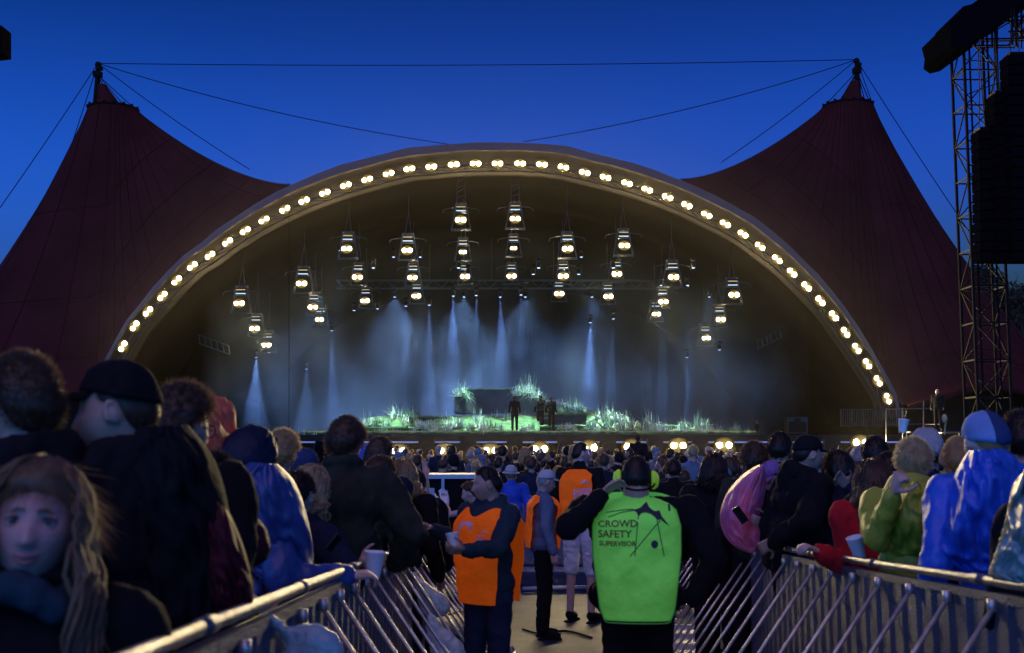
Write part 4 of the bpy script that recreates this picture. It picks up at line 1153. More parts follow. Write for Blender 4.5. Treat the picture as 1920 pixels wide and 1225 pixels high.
def vest(info, m, z0, z1=1.50, wf=1.0, side_open=True, off=.035, round_=False, name="safety_vest", dep=1.0, arc=72, back=True, front=True, sag=0):
    k, T, w, g, sd_ = info['k'], info['T'], info['w'], info['puff'], info['seed']
    mg = .018 * g + off
    def S(sx, z, face, o=0.0):
        """sx in -1..1 across the panel, z height, face -1 back / +1 front"""
        t = max(0, min(1, (z - 1.36) / (1.52 - 1.36)))
        rx = (.168 * w * wf) * 1.0 + mg + .010 * math.sin((z - 1) * 5) ; ry = (.118 * w) * dep + mg
        a = sx * R(arc)
        X = rx * math.copysign(abs(math.sin(a)) ** .85, a); Y = ry * abs(math.cos(a)) ** .38
        Y *= math.cos(t * 1.35) ** .8 if t < 1 else .1
        if z < 1.2: Y += .0
        X *= (1 - .10 * t) * (1 - .13 * max(0, min(1, (1.22 - z) / .36)))
        f = .020 * noise.noise(Vector((X * 5, z * 4, sd_))) + .013 * (.3 - abs(noise.noise(Vector((X * 3 + z * 4, z * 4 - X * 5, sd_ + 2)))) * 2) + .008 * noise.noise(Vector((X * 7 + z * 9, z * 9 - X * 8, sd_))) + .004 * noise.noise(Vector((X * 20, z * 16, sd_)))
        zz = z - .045 * t * abs(sx) ** 1.5 * 1.2
        return T @ (Vector((X, face * (Y + f + o) + (-.004), zz)) * k)
    def inv(X, z):
        t = max(0, min(1, (z - 1.36) / (1.52 - 1.36))); rx = ((.168 * w * wf) + mg + .010 * math.sin((z - 1) * 5)) * (1 - .10 * t)
        return math.copysign(math.asin(min(1, (abs(X) / rx)) ** (1 / .85)), X) / R(arc)
    S.inv = inv
    o_ = None
    b = MB()
    for face in (([-1] if back else []) + ([1] if front else [])):
        rows = []
        for j in range(61):
            v = j / 60; r = []
            for q in range(49):
                sx = q / 48 * 2 - 1
                zlo = z0 + (round_ and (.10 * max(0, (abs(sx) - .72) / .28) ** 2 * 1.0) or 0)
                z = lerp(zlo, z1 + .0, v)
                if face > 0 or True:
                    cut = (.085 if face > 0 else .012) * gs(sx, .36)
                    z = lerp(zlo, z1 + .02 - cut, v)
                r.append(S(sx, z, face))
            rows.append(r)
        b.grid(rows)
    o_ = b.build(name, m, info['root'], True); md = o_.modifiers.new("t", 'SOLIDIFY'); md.thickness = .004
    return o_, S
def text_on(S, face, strings, parent, m, name="lettering", mirror=1, W=.42):
    """strings: (text, x left (m), z baseline, size, bold); wraps each letter mesh on the panel surface"""
    objs = []
    for (txt, x, z, size, off) in strings:
        cu = bpy.data.curves.new("letters", 'FONT'); cu.body = txt; cu.size = size; cu.offset = off; cu.resolution_u = 3
        o = bpy.data.objects.new("letters", cu); col.objects.link(o)
        dg = bpy.context.evaluated_depsgraph_get(); dg.update(); me = bpy.data.meshes.new_from_object(o.evaluated_get(dg)); bpy.data.objects.remove(o)
        bm = bmesh.new(); bm.from_mesh(me); bmesh.ops.triangulate(bm, faces=bm.faces[:]); bmesh.ops.subdivide_edges(bm, edges=[e for e in bm.edges if e.calc_length() > .025], cuts=1); 
        for v in bm.verts:
            v.co = S(S.inv(v.co.x + x, v.co.y + z), v.co.y + z, face, .006)
        bm.to_mesh(me); bm.free(); me.materials.clear(); me.materials.append(m)
        q = bpy.data.objects.new(name, me); col.objects.link(q); q.parent = parent; objs.append(q)
    return objs
def patch_on(S, face, polys, parent, m, name, o=.005, W=.42):
    b = MB()
    for poly in polys:
        # subdivide polygon outline and fan triangulate through bmesh
        bm = bmesh.new(); vs = [bm.verts.new((p[0], p[1], 0)) for p in poly]; bm.faces.new(vs)
        bmesh.ops.triangulate(bm, faces=bm.faces[:]); 
        for _ in range(2): bmesh.ops.subdivide_edges(bm, edges=[e for e in bm.edges if e.calc_length() > .03], cuts=1, use_grid_fill=True)
        bmesh.ops.triangulate(bm, faces=bm.faces[:]); bm.verts.index_update()
        b.add([S(S.inv(v.co.x, v.co.y), v.co.y, face, o) for v in bm.verts], [tuple(v.index for v in f.verts) for f in bm.faces]); bm.free()
    q = b.build(name, m, parent); return q
def attach(b, name, m, info, smooth=True):
    return b.build(name, m, info['root'], smooth)
# ================================================================ barriers
M['sheet'] = mat("perforated_barrier_sheet", (.11, .125, .16), .5, .45, bump=.4, bscale=120, var=.2, vscale=4)
M['strut'] = mat("barrier_tube", (.55, .54, .52), .38, .75, bump=.2, bscale=30, var=.2, vscale=12)
ZR = 1.15
M['rail'] = mat('barrier_rail_tube', (.20, .21, .24), .42, .8, bump=.25, bscale=25, var=.35, vscale=9)
def barrier_section(label, p, q, aisle, group, first):
    """p,q: ends of the rail on the ground plan; aisle: unit vector to the side the struts lean out"""
    L = (q - p).length; yaw = math.atan2(q.y - p.y, q.x - p.x)
    z0, z1 = gz(p.y), gz(q.y); loc = Vector((p.x, p.y, z0)); pit = math.atan2(z0 - z1, L)
    if first is None:
        t = thing("crowd_barrier", label, "barrier", loc, yaw, group); t.rotation_euler = (0, pit, yaw)
        sgn = 1 if aisle.dot(Vector((-math.sin(yaw), math.cos(yaw), 0))) > 0 else -1
        b = MB(); b.tube([(0, 0, ZR), (.02, 0, ZR), (L - .02, 0, ZR), (L, 0, ZR)], [.015, .0175, .0175, .015], 12); b.tube([(L - .09, 0, ZR), (L + .02, 0, ZR)], .021, 12); b.build("top_rail", M['rail'], t, True)
        b = MB(); rows = []
        n = 42
        for z in (.10, .4, .75, 1.09): rows.append([(L * i / n, sgn * (.006 + (.012 if (i % 6) in (2, 3, 4) else 0)), z) for i in range(n + 1)])
        b.grid(rows); b.box((L / 2, 0, .08), (L, .05, .05)); b.box((L / 2, 0, 1.10), (L, .04, .03)); b.build("sheet_panel", M['sheet'], t)
        for i in range(3):
            x = L * (i + .5) / 3; b = MB()
            b.tube([(x, sgn * .025, 1.07), (x, sgn * .74, .05)], .0095, 8); b.box((x, sgn * .03, 1.075), (.022, .03, .04)); b.build("strut", M['strut'], t, True)
        b = MB()
        for x in (.04, L / 2, L - .04): b.box((x, sgn * .38, .03), (.05, .78, .04))
        b.box((L / 2, sgn * .75, .03), (L, .05, .045)); b.box((L / 2, sgn * .35, .012), (L, .55, .008))
        b.build("base_frame", M['strut'], t)
        b = MB(); b.box((L / 2, -sgn * .55, .03), (L, 1.05, .05)); b.build("foot_plate", M['sheet'], t)
        b = MB(); b.tube([(L - .06, sgn * .66, .06), (L - .06, sgn * .74, .10), (L - .02, sgn * .76, .06), (L + .03, sgn * .72, .05)], .012, 6); b.box((L - .05, sgn * .70, .07), (.06, .09, .06)); b.build("coupling", M['strut'], t)
        return t
    return dup(first, loc, (0, pit, yaw), label)
def path_points(path, step):
    out = [path[0]]; cur = path[0]; i = 1
    while i < len(path):
        d = (path[i] - cur).length
        if d < step:
            # walk on
            rem = step - d; j = i
            while j + 1 < len(path) and (path[j + 1] - path[j]).length < rem: rem -= (path[j + 1] - path[j]).length; j += 1
            if j + 1 >= len(path): break
            cur = path[j] + (path[j + 1] - path[j]).normalized() * rem; i = j + 1
        else: cur = cur + (path[i] - cur).normalized() * step
        out.append(cur)
    return out
def g2(px, py, z=ZR): v = PZ(px, py, z); return Vector((v.x, v.y, 0))
rp = [Vector((x, y, 0)) for x, y in ((1.60, 1.6), (1.64, 4), (1.66, 6), (1.75, 8), (1.95, 10.5), (2.2, 13.2))]
lp = [Vector((x, y, 0)) for x, y in ((-.60, 1.2), (-.655, 3), (-.69, 6), (-.72, 9), (-.75, 12.2))]
rq = path_points(rp, 1.28); lq = path_points(lp, 1.28)
fs = None
for i in range(len(rq) - 1):
    o = barrier_section(f"aisle barrier section on the right, {ordinal(i + 1)} counted from the picture's right edge", rq[i], rq[i + 1], Vector((-1, -.3, 0)), "right aisle barrier sections", fs); fs = fs or o
fs = None
for i in range(len(lq) - 1):
    o = barrier_section(f"aisle barrier section on the left, {ordinal(i + 1)} counted from the camera", lq[i], lq[i + 1], Vector((1, 0, 0)), "left aisle barrier sections", fs); fs = fs or o
# far barrier across the end of the aisle
fs = None
ya = P(1310, 940, 19).y
for i, px in enumerate((795, 915, 1035, 1155, 1275)):
    a = P(px, 940, 19.6); q = P(px + 119, 940, 19.6)
    o = barrier_section(f"far barrier section across the end of the aisle, {ordinal(i + 1)} from the left", Vector((a.x, 19.6, 0)), Vector((q.x, 19.6, 0)), Vector((0, -1, 0)), "far barrier sections across the aisle", fs); fs = fs or o

# ================================================================ foreground people
GA = "people leaning on the left aisle barrier"; GB = "people leaning on the right aisle barrier"; GC = "crowd safety stewards in the aisle"
# --- stewards
sup = person("broad steward seen from behind in a lime supervisor vest and ear defenders", 1192, 853, 6.3, 0, fz=0, bulk=1.42, hd=(4, -4, 2), hair='dark', hstyle='crew', top='black', puff=1.3, legs='black',
      arms={'L': (1128, 930, 6.15), 'R': (1296, 1128, 6.2)}, hints={'L': (-1, -.2, -.9), 'R': (1, -.5, .3)}, palms={'L': (1, .2, .3)}, curl=(.5, .8), group=GC, neck=1.25, vox=.007, hdrop=.055, shw=1.28)
k_ = sup['k']
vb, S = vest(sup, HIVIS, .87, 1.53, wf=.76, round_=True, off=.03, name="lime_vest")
fz_ = gz(6.3); mp = 6.3 / F
def vp(zx, zy):                      # place on the vest of a point read off the steward's back
    x, y = 1110 + zx / 4.71, 920 + zy / 4.71
    return ((x - 1203) * mp / k_, (2.0 - (y - 835) * mp - fz_) / k_)
for tx_, (zx, zy), sz in (("CROWD", (112, 285), .0535), ("SAFETY", (114, 373), .0535), ("SUPERVISOR", (122, 443), .0352)):
    x_, z_ = vp(zx, zy); text_on(S, -1, [(tx_, x_, z_, sz, .0009)], sup['root'], REDINK)
x_, z_ = vp(695, 122); text_on(S, -1, [("1", x_, z_, .056, .003)], sup['root'], INK, "number")
def ln(a, b_, w_=.0022):
    d = (Vector(b_) - Vector(a)).normalized(); n = Vector((-d.y, d.x)) * w_; return [(a[0] + n.x, a[1] + n.y), (b_[0] + n.x, b_[1] + n.y), (b_[0] - n.x, b_[1] - n.y), (a[0] - n.x, a[1] - n.y)]
logo = [[vp(*q) for q in ((400, 142), (440, 140), (475, 125), (525, 75), (548, 120), (590, 148), (635, 138), (650, 185), (720, 278), (668, 240), (640, 215), (615, 225), (590, 195), (555, 172), (515, 163), (480, 172), (456, 200), (440, 165))]]
logo += [ln(vp(640, 225), vp(382, 528)), ln(vp(610, 225), vp(668, 528)), ln(vp(455, 190), vp(422, 525)), ln(vp(180, 150), vp(410, 140)), ln(vp(200, 195), vp(300, 165)), ln(vp(300, 165), vp(415, 148))]
patch_on(S, -1, logo, sup['root'], INK, "tent_emblem")
cxy = vp(588, 428); patch_on(S, -1, [[(cxy[0] + .0185 * math.cos(a * .4), cxy[1] + .0205 * math.sin(a * .4)) for a in range(15)]], sup['root'], INK, "dot_emblem", .006)
b = MB()
for sx in (-1, 1): b.tube([S(sx, lerp(.90, 1.50, q / 30), -1, .004) for q in range(31)], .0035, 5)
b.tube([S(q / 20 * 2 - 1, .86 + (.10 * max(0, (abs(q / 20 * 2 - 1) - .72) / .28) ** 2), -1, .004) for q in range(21)], .0035, 5)
b.build("hem_piping", mat("lime_piping", (.12, .55, .08), .8), sup['root'], True)
MUFF = mat("lime_ear_defender", (.42, .80, .03), .4, emit=.08)  # faint glow added to the plastic's colour
for s in (-1, 1):
    b = MB(); b.ball(sup['Mh'] @ Vector((s * .094, -.006, -.004)), (.024, .034, .050), 14, 10); b.ball(sup['Mh'] @ Vector((s * .108, -.006, -.004)), (.016, .026, .040), 14, 10)
    o = attach(b, "ear_cup", MUFF, sup)
    b2 = MB(); b2.ball(sup['Mh'] @ Vector((s * .080, -.006, -.004)), (.012, .030, .042), 12, 8); b2.build("cushion", CL['black'], o, True)
b = MB(); b.tube([sup['Mh'] @ Vector((math.sin(a) * .098, -.092 * max(0, math.cos(a)) - .02, -.045 * math.cos(a) - .02)) for a in [R(-90 + 12 * q) for q in range(16)]], .006, 6); attach(b, "neck_band", CL['black'], sup)

c1 = person("steward in an orange vest and navy hoodie reaching over the left barrier with a cup", 915, 873, 7.7, 140, fz=0, bulk=1.08, hd=(-42, -6, 0), hair='dark', hstyle='crew', top='teal', hood='down', legs='jeans',
      arms={'R': (812, 992, 7.9), 'L': (872, 1032, 7.25)}, hints={'R': (.5, -.6, -.9), 'L': (-.5, -.9, -.5)}, palms={'L': (.6, .3, .6), 'R': (0, .2, -1)}, curl=(.55, .9), group=GC, vox=.007)
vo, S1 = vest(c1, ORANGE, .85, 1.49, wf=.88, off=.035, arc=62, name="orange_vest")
patch_on(S1, 1, [[(-.155, 1.245), (-.03, 1.245), (-.03, 1.305), (-.155, 1.305)]], c1['root'], LILAC, "print_patch")
text_on(S1, 1, [("CROWD", -.15, 1.28, .030, .001), ("SAFETY", -.15, 1.252, .030, .001)], c1['root'], ORANGE)
text_on(S1, 1, [("roskilde", -.14, 1.325, .024, .0004)], c1['root'], LILAC)
tentlogo = [(-.03, 1.30), (0, 1.305), (.02, 1.33), (.035, 1.305), (.055, 1.31), (.075, 1.33), (.08, 1.30), (.10, 1.27), (.105, 1.22), (.085, 1.25), (.06, 1.275), (.03, 1.285), (.005, 1.27), (0, 1.24), (-.02, 1.265)]
tentlogo = [(x + .02, z + .085) for x, z in tentlogo]
patch_on(S1, 1, [tentlogo], c1['root'], LILAC, "tent_emblem")
# chin light cap: earring omitted
c2 = person("steward in a grey cap, orange vest and blue sweatshirt standing side on", 1024, 879, 12.5, -84, fz=0, hd=(6, -12, 0), hair='grey', hstyle='crew', hat='cap', hatm='grey', top='greyblue', legs='black', lean=2,
      arms={'R': (1038, 1046, 12.1)}, group=GC, bulk=1.1, vox=.010, eyes=False)
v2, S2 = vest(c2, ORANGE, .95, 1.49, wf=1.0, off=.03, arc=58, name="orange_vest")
c3 = person("tall bareheaded steward in an orange vest and pale shorts", 1088, 827, 13.6, -20, fz=.0, hd=(-50, 0, 0), hair='dark', hstyle='crew', top='black', legs='white', bare=True, group=GC, bulk=1.0, vox=.011, skin=SK2, seed=5)
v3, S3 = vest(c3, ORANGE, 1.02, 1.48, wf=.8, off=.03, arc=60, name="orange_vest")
patch_on(S3, -1, [[(.0, 1.20), (.17, 1.22), (.165, 1.31), (-.005, 1.29)]], c3['root'], LILAC, "print_patch")
text_on(S3, -1, [("CROWD", .012, 1.262, .040, .001), ("SAFETY", .010, 1.222, .040, .001)], c3['root'], ORANGE)
patch_on(S3, -1, [[(.06, 1.35), (.085, 1.37), (.10, 1.40), (.115, 1.375), (.135, 1.38), (.16, 1.34), (.12, 1.36), (.09, 1.355)]], c3['root'], LILAC, "tent_emblem")
c5 = person("girl with a hair bun and white gloves at the steel frame case", 878, 905, 13.0, 80, H=1.62, lean=14, hair='brown', hstyle='bun', top='black', legs='black', arms={'L': (836, 942, 13.1)}, sleeves=False,
       palms={'L': (0, .2, 1)}, group=GC, vox=.010, skin=SK2)
b = MB(); E_, W_ = c5['A']['L'][1], c5['A']['L'][2]; dr = (W_ - E_).normalized(); hand(b, W_ + dr * .01, dr, Vector((0, .2, 1)), -1, .5, 1.25); caps(b, W_ - dr * .03, W_ + dr * .02, .036, .04)
attach_me = remesh(b, .009, 1, "glove", [CL['white']]); o = bpy.data.objects.new("glove", attach_me); col.objects.link(o); o.parent = c5['root']
vest(c5, CL['green'], 1.0, 1.46, wf=1.0, off=.02, name="green_vest")

# --- left side people
GIRL = person("girl with long fair-edged hair looking at the camera from the lower left corner", 72, 866, 2.1, 180, H=1.58, hd=(-7, 6, -4), hair='fair', hstyle='long', long=.42, top='black', hood='collar', legs=None, skin=SK3,
       eyes=True, vox=.0045, cvox=.011, group=GA, puff=1.2)
b = MB(); r_ = random.Random(4)
for k in range(120):
    az = R(-98) + r_.uniform(-.7, .5); pts = [headpt(sdir(az, e), .020 + .004 * q) for q, e in enumerate((1.1, .7, .3, -.05))]; e = pts[-1]; ph_ = r_.uniform(0, 6); rr_ = r_.uniform(.0012, .0045); le = r_.uniform(.28, .46)
    for q in range(1, 11):
        u = q / 10; pts.append(e + Vector((-.05 * u - .02 * math.sin(ph_ + u * 7) * u - r_.uniform(0, .003), .015 * math.sin(ph_ * 2 + u * 6), -le * u)))
    b.tube([GIRL['Mh'] @ p for p in pts], [rr_ * (1 - .7 * (q / 13) ** 2) for q in range(14)], 5)
b.build("hair_lengths", HAIR['light'], GIRL['root'], True)  # paler locks on one side, golden backlight put into their colour
b = MB(); V_ = GIRL['V']
for q in range(16):
    a = 2 * math.pi * q / 16; b.ball(GIRL['T'] @ (V_(0, .01, 1.525) + Vector((math.sin(a) * .085, math.cos(a) * .085, -.01 + .02 * math.sin(a * 3)))), .034, 8, 6)
me = remesh(b, .010, 4, "scarf", [CL['teal']]); displace(me, .008, 16, 3); o = bpy.data.objects.new("scarf", me); col.objects.link(o); o.parent = GIRL['root']
person("man with short spiky backlit hair at the far left edge", 46, 660, 2.9, 30, H=1.86, hd=(10, 4, 0), hair='brown', hstyle='short', top='black', puff=1.6, hood='down', legs='black', group=GA, vox=.007, fold=.012, hairk=1.6)
p2 = person("man in a dark peaked cap turned half left above the girl", 228, 668, 3.0, 45, H=1.84, hd=(32, -4, 0), hair='brown', hstyle='crew', hat='cap', hatm='black', top='black', puff=1.8, hood='down', legs='black', group=GA, vox=.007, fold=.014, bulk=1.15)
p3 = person("curly haired person with glasses in a thick black coat", 338, 728, 3.7, -48, H=1.76, hd=(-5, -8, 0), hair='brown', hstyle='curly', top='black', puff=2.4, hood='down', legs='black', group=GA, vox=.008, fold=.014, bulk=1.4)
b = MB()
for s in (-1, 1):
    b.tube([p3['Mh'] @ Vector((s * .031 + .022 * math.cos(a * .52), .099, .006 + .02 * math.sin(a * .52))) for a in range(13)], .0022, 5, cap=False); b.tube([p3['Mh'] @ Vector((s * .053, .098, .01)), p3['Mh'] @ Vector((s * .080, .0, .012))], .002, 5)
attach(b, "glasses", M['black'], p3)
dr = person("person in a dark red shell jacket leaning on the rail behind the black coat", 402, 850, 3.9, -40, H=1.60, lean=6, hair='dark', hstyle='short', top='darkred', puff=1.8, legs='black', group=GA, vox=.009, fold=.016, arms={'R': (448, 1135, 3.7)}, hints={'R': (.2, -1, -.5)})
sheet("jacket_front", CL['darkred'], [(392, 935), (376, 990), (372, 1060), (385, 1120), (415, 1168)], [(416, 940), (446, 1005), (466, 1070), (472, 1120), (462, 1160)], 2.95, .10, dr, fold=.02, seed=21)
sheet("coat_front", CL['black'], [(262, 800), (236, 860), (232, 960), (240, 1100), (262, 1215)], [(352, 800), (398, 862), (424, 945), (434, 1050), (408, 1168)], 2.95, .14, p3, fold=.03, seed=23)
pp = person("person under a salmon pink rain hood and poncho", 398, 752, 5.0, -60, H=1.80, lean=5, hd=(0, -8, 0), hair='brown', hstyle='short', hood='up', cape='salmon', top='salmon', legs='black', group=GA, vox=.010, skin=SK2)
sheet("rain_hood", CL['salmon'], [(371, 754), (360, 775), (356, 815), (366, 860), (376, 905), (386, 945)], [(378, 750), (398, 766), (416, 795), (430, 822), (432, 870), (424, 940)], 4.9, .14, pp, fold=.025, seed=9)
bl = person("person in a navy hooded blue rain jacket leaning over the left rail", 478, 806, 4.9, -48, H=1.76, lean=16, hd=(-12, -10, 0), hair='dark', hstyle='short', hood='up', cape='hooddark', top='navyrain', puff=1.5, legs='black', group=GA, vox=.008, fold=.010, bulk=1.15,
       arms={'R': (652, 1080, 4.75), 'L': (470, 1120, 4.6)}, hints={'R': (.2, -.5, -1)}, palms={'R': (-.3, -.2, -1)}, curl=(.6, .55), skin=SK2, eyes=False)
sheet("rain_cape", CL['navyrain'], [(470, 868), (425, 895), (405, 930), (400, 970), (408, 1020), (430, 1062), (470, 1085)], [(520, 872), (548, 900), (566, 940), (578, 985), (586, 1030), (585, 1065), (575, 1092)], 4.72, .16, bl, fold=.03, seed=7)
person("person with dark hair bending low beside the blonde woman", 560, 884, 5.6, -30, H=1.66, lean=12, hair='dark', hstyle='short', top='navy', puff=1.4, hood='down', legs='black', group=GA, vox=.009,
       arms={'R': (612, 1042, 5.5)}, palms={'R': (-.6, .4, .6)}, skin=SK2)
wm = person("blonde woman in navy facing right beside the bushy-haired man", 588, 872, 5.9, -75, H=1.68, lean=8, hd=(18, -12, 0), hair='blond', hstyle='long', long=.12, top='navy', puff=1.3, hood='down', legs='black', group=GA, vox=.007, skin=SK2, eyes=True,
       arms={'R': (672, 1062, 5.4), 'L': (600, 1060, 5.2)}, hints={'R': (.3, -.6, -1), 'L': (-.2, -.8, -.6)}, palms={'R': (-.5, .5, .3)}, curl=(.4, .5))
bh = person("tall man with bushy backlit hair in an olive jacket leaning on the left rail", 651, 785, 6.3, -14, H=1.88, lean=10, hd=(-6, -2, 0), hair='brown', hstyle='bushy', top='olive', puff=1.7, hood='collar', legs='black', group=GA, vox=.008, fold=.013, bulk=1.1,
       arms={'R': (742, 1058, 6.3)}, hints={'R': (.7, -.5, -.4)}, palms={'R': (-1, 0, 0)}, curl=(.6, .7), hairk=1.6)
person("man with an orange collar looking down to the right", 712, 852, 7.3, -52, H=1.80, lean=10, hd=(-8, -22, 0), hair='brown', hstyle='short', top='olive', puff=1.4, hood='collar', legs='black', group=GA, vox=.009, arms={'R': (768, 1036, 7.3)}, palms={'R': (-1, 0, 0)})
b = MB(); b.ball((0, 0, 0), (.12, .12, .04), 14, 8)
person("man with brown hair just behind the orange collared man", 712, 823, 8.4, -35, H=1.86, hair='brown', hstyle='bushy', top='navy', legs='black', group=GA, vox=.011)
person("person in a dark hood at the left rail near the case", 757, 860, 8.6, -20, H=1.80, lean=6, hair='light', hstyle='long', long=.16, top='black', puff=1.5, legs='black', group=GA, vox=.011)
person("short haired person in a black hoodie farthest along the left rail", 782, 880, 10.0, -10, H=1.74, lean=5, hair='dark', hstyle='crew', top='black', puff=1.6, hood='down', legs='black', group=GA, vox=.010)
person("curly-haired person showing behind the navy hood", 530, 811, 7.2, -30, H=1.84, hair='light', hstyle='curly', top='navy', legs='black', group=GA, vox=.011)
person("person in a round navy beanie left of the bushy-haired man", 573, 838, 7.8, -15, H=1.78, hair='dark', hstyle='short', hat='beanie', hatm='beanie2', top='navy', puff=1.5, legs='black', group=GA, vox=.011)
person("person in a blue hooded cape between the bushy-haired man and his neighbour", 690, 838, 9.3, -10, H=1.78, hood='up', cape='sky', top='sky', hair='dark', legs='black', group=GA, vox=.012, puff=1.5)

# --- right side people
pk_ = person("person in a purple cap and pink poncho bending over the right barrier with a phone", 1444, 862, 8.6, 140, H=1.70, lean=20, hd=(0, -12, 6), hair='dark', hstyle='short', hat='cap', hatm='purple', top='black', legs='black', group=GB, vox=.0075, skin=SK, eyes=True,
       arms={'L': (1415, 988, 8.0), 'R': (1392, 975, 8.0)}, hints={'L': (-.6, -.4, -1), 'R': (.6, -.4, -1)}, palms={'L': (.5, .6, .3), 'R': (-.3, .3, .8)})
# poncho: a bulging cape hanging over the rail, given by profile outline
def cape_blob(name, m, pts, D, depth, info, vox=.02, amp=.02, zs=.35):
    b = MB()
    for (x, y, r, dz) in pts: b.ball(info['Wi'] @ P(x, y, D + dz), (r, r * depth, r), 12, 8)
    me = remesh(b, vox, 4, name, [m]); displace(me, amp * 1.3, 8, 4, zst=zs); displace(me, amp * .8, 19, 7, zst=zs); displace(me, amp * .3, 45, 7, zst=zs)
    o = bpy.data.objects.new(name, me); col.objects.link(o); o.parent = info['root']; return o
sheet("poncho", CL['pink'], [(1424, 872), (1392, 892), (1364, 925), (1351, 965), (1358, 1000), (1378, 1024), (1404, 1036)], [(1432, 876), (1436, 905), (1430, 940), (1424, 970), (1424, 1000), (1422, 1022), (1412, 1037)], 8.35, .20, pk_, fold=.03, seed=2)
sheet("hood", mat("magenta_film", (.40, .03, .20), .4, bump=.3, bscale=20), [(1404, 884), (1396, 905), (1398, 930), (1412, 950)], [(1430, 872), (1432, 900), (1432, 925), (1424, 952)], 8.32, .08, pk_, 24, 20, .02, 5)
person("curly haired person behind the pink poncho", 1414, 832, 9.2, 5, H=1.84, hair='brown', hstyle='curly', top='olive', legs='black', group=GB, vox=.011)
person("tall dark-haired person behind the purple cap", 1461, 809, 9.0, -10, H=1.92, hair='dark', hstyle='short', top='black', puff=1.4, legs='black', group=GB, vox=.011)
person("man in a black peaked cap facing right over the right barrier", 1516, 812, 7.75, -62, H=1.84, lean=8, hd=(0, -2, 0), hair='dark', hstyle='crew', hat='cap', hatm='black', top='black', puff=2.0, hood='down', legs='black', group=GB, vox=.008, fold=.014, bulk=1.2,
       arms={'R': (1450, 1016, 7.5)})
person("dark haired person with a raised hand right of the black cap", 1572, 849, 7.8, 20, H=1.74, hair='dark', hstyle='bushy', top='navy', legs='black', group=GB, vox=.010, arms={'R': (1590, 912, 7.4)}, hints={'R': (1, 0, -1)}, palms={'R': (-.3, -1, 0)}, curl=(.5, .25))
person("person with pale backlit hair behind the raised hand", 1613, 836, 10.5, 0, H=1.86, hair='grey', hstyle='short', top='black', legs='black', group=GB, vox=.012)
rw = person("woman with long brown hair in a red sweater leaning on the right rail", 1634, 862, 6.2, 12, H=1.66, lean=18, hd=(14, -4, 0), hair='brown', hstyle='long', long=.26, top='red', puff=1.5, legs='black', group=GB, vox=.008, fold=.010,
       arms={'L': (1538, 1036, 6.0)}, hints={'L': (-.2, -.4, -1)}, palms={'L': (.3, .2, -1)}, curl=(.7, .6), skin=SK2)
person("person in black between the red sweater and the lime jacket", 1664, 848, 6.7, 8, H=1.74, lean=10, hair='dark', hstyle='short', top='black', puff=2.0, hood='down', legs='black', group=GB, vox=.011)
person("dark haired person just left of the grey hood", 1640, 822, 9.4, 0, H=1.88, hair='dark', hstyle='bushy', top='black', legs='black', group=GB, vox=.012)
bb = person("blond boy in a lime green rain jacket at the right rail", 1712, 820, 5.7, -6, H=1.72, lean=10, hd=(4, -2, -3), hair='blond', hstyle='short', top='lime', puff=1.0, hood='down', legs='black', group=GB, vox=.007, fold=.010, bulk=1.0,
       arms={'L': (1674, 925, 5.35)}, hints={'L': (.15, -1, -.7)}, palms={'L': (.6, .2, .3)}, curl=(1.2, .6), skin=SK2, hairk=1.2)
person("person in a grey knitted hat behind the blond boy", 1736, 797, 6.4, 0, H=1.86, hair='dark', hat='beanie', hatm='grey', top='navy', puff=1.6, legs='black', group=GB, vox=.010)
person("short haired child between the lime jacket and the blue jacket", 1796, 816, 5.8, 15, H=1.72, hair='light', hstyle='crew', top='navy', puff=1.5, legs='black', group=GB, vox=.009, hairk=1.5)
sheet("jacket_back", CL['lime'], [(1702, 905), (1672, 935), (1660, 975), (1662, 1015), (1672, 1045), (1700, 1058)], [(1738, 900), (1778, 912), (1790, 950), (1792, 1000), (1788, 1035), (1772, 1056)], 5.6, .24, bb, fold=.035, seed=11)
bj = person("person in a two-tone blue beanie and bright blue rain jacket", 1843, 765, 4.95, 20, H=1.86, lean=10, hd=(20, -6, 0), hair='light', hstyle='crew', hat='beanie', hatm='beanie1', hatm2='beanie2', top='blue', puff=1.0, hood='down', legs='black', group=GB, vox=.008, fold=.012, bulk=1.0,
       skin=SK2)
sheet("jacket_back", CL['blue'], [(1818, 846), (1798, 878), (1782, 920), (1768, 975), (1758, 1025), (1762, 1052), (1795, 1070)], [(1880, 842), (1906, 862), (1918, 900), (1922, 960), (1922, 1010), (1918, 1050), (1905, 1075)], 4.85, .26, bj, fold=.05, seed=13)
fo = person("person in a teal foil poncho with a gold edge at the right picture edge", 2010, 800, 4.1, 10, H=1.80, hair='dark', hstyle='bushy', top='black', puff=1.0, legs='black', group=GB, vox=.010)
sheet("poncho", CL['silver'], [(1922, 884), (1902, 912), (1892, 955), (1882, 1000), (1866, 1045), (1856, 1078), (1880, 1088)], [(1990, 870), (2010, 920), (2020, 970), (2030, 1020), (2030, 1060), (2030, 1090), (2030, 1110)], 3.75, .20, fo, 90, 60, .05, 3)
b = MB(); b.tube([fo['Wi'] @ P(x, y, 3.70) for x, y in ((1921, 886), (1903, 912), (1893, 955), (1883, 1000), (1867, 1045), (1857, 1077), (1880, 1087))], [.006, .007, .006, .008, .006, .008, .006], 6)
me = remesh(b, .005, 1, "gold_trim", [CL['gold']]); displace(me, .006, 40, 2); o = bpy.data.objects.new("gold_trim", me); col.objects.link(o); o.parent = fo['root']
person("dark haired person at the right picture edge behind the blue jacket", 1912, 768, 5.2, 5, H=1.9, hair='dark', hstyle='short', top='black', puff=1.6, legs='black', group=GB, vox=.010)
person("person in dark clothes beside the pink poncho, hair loose", 1338, 850, 9.6, 0, H=1.80, hair='dark', hstyle='long', long=.14, top='black', puff=1.6, legs='black', group=GB, vox=.011)

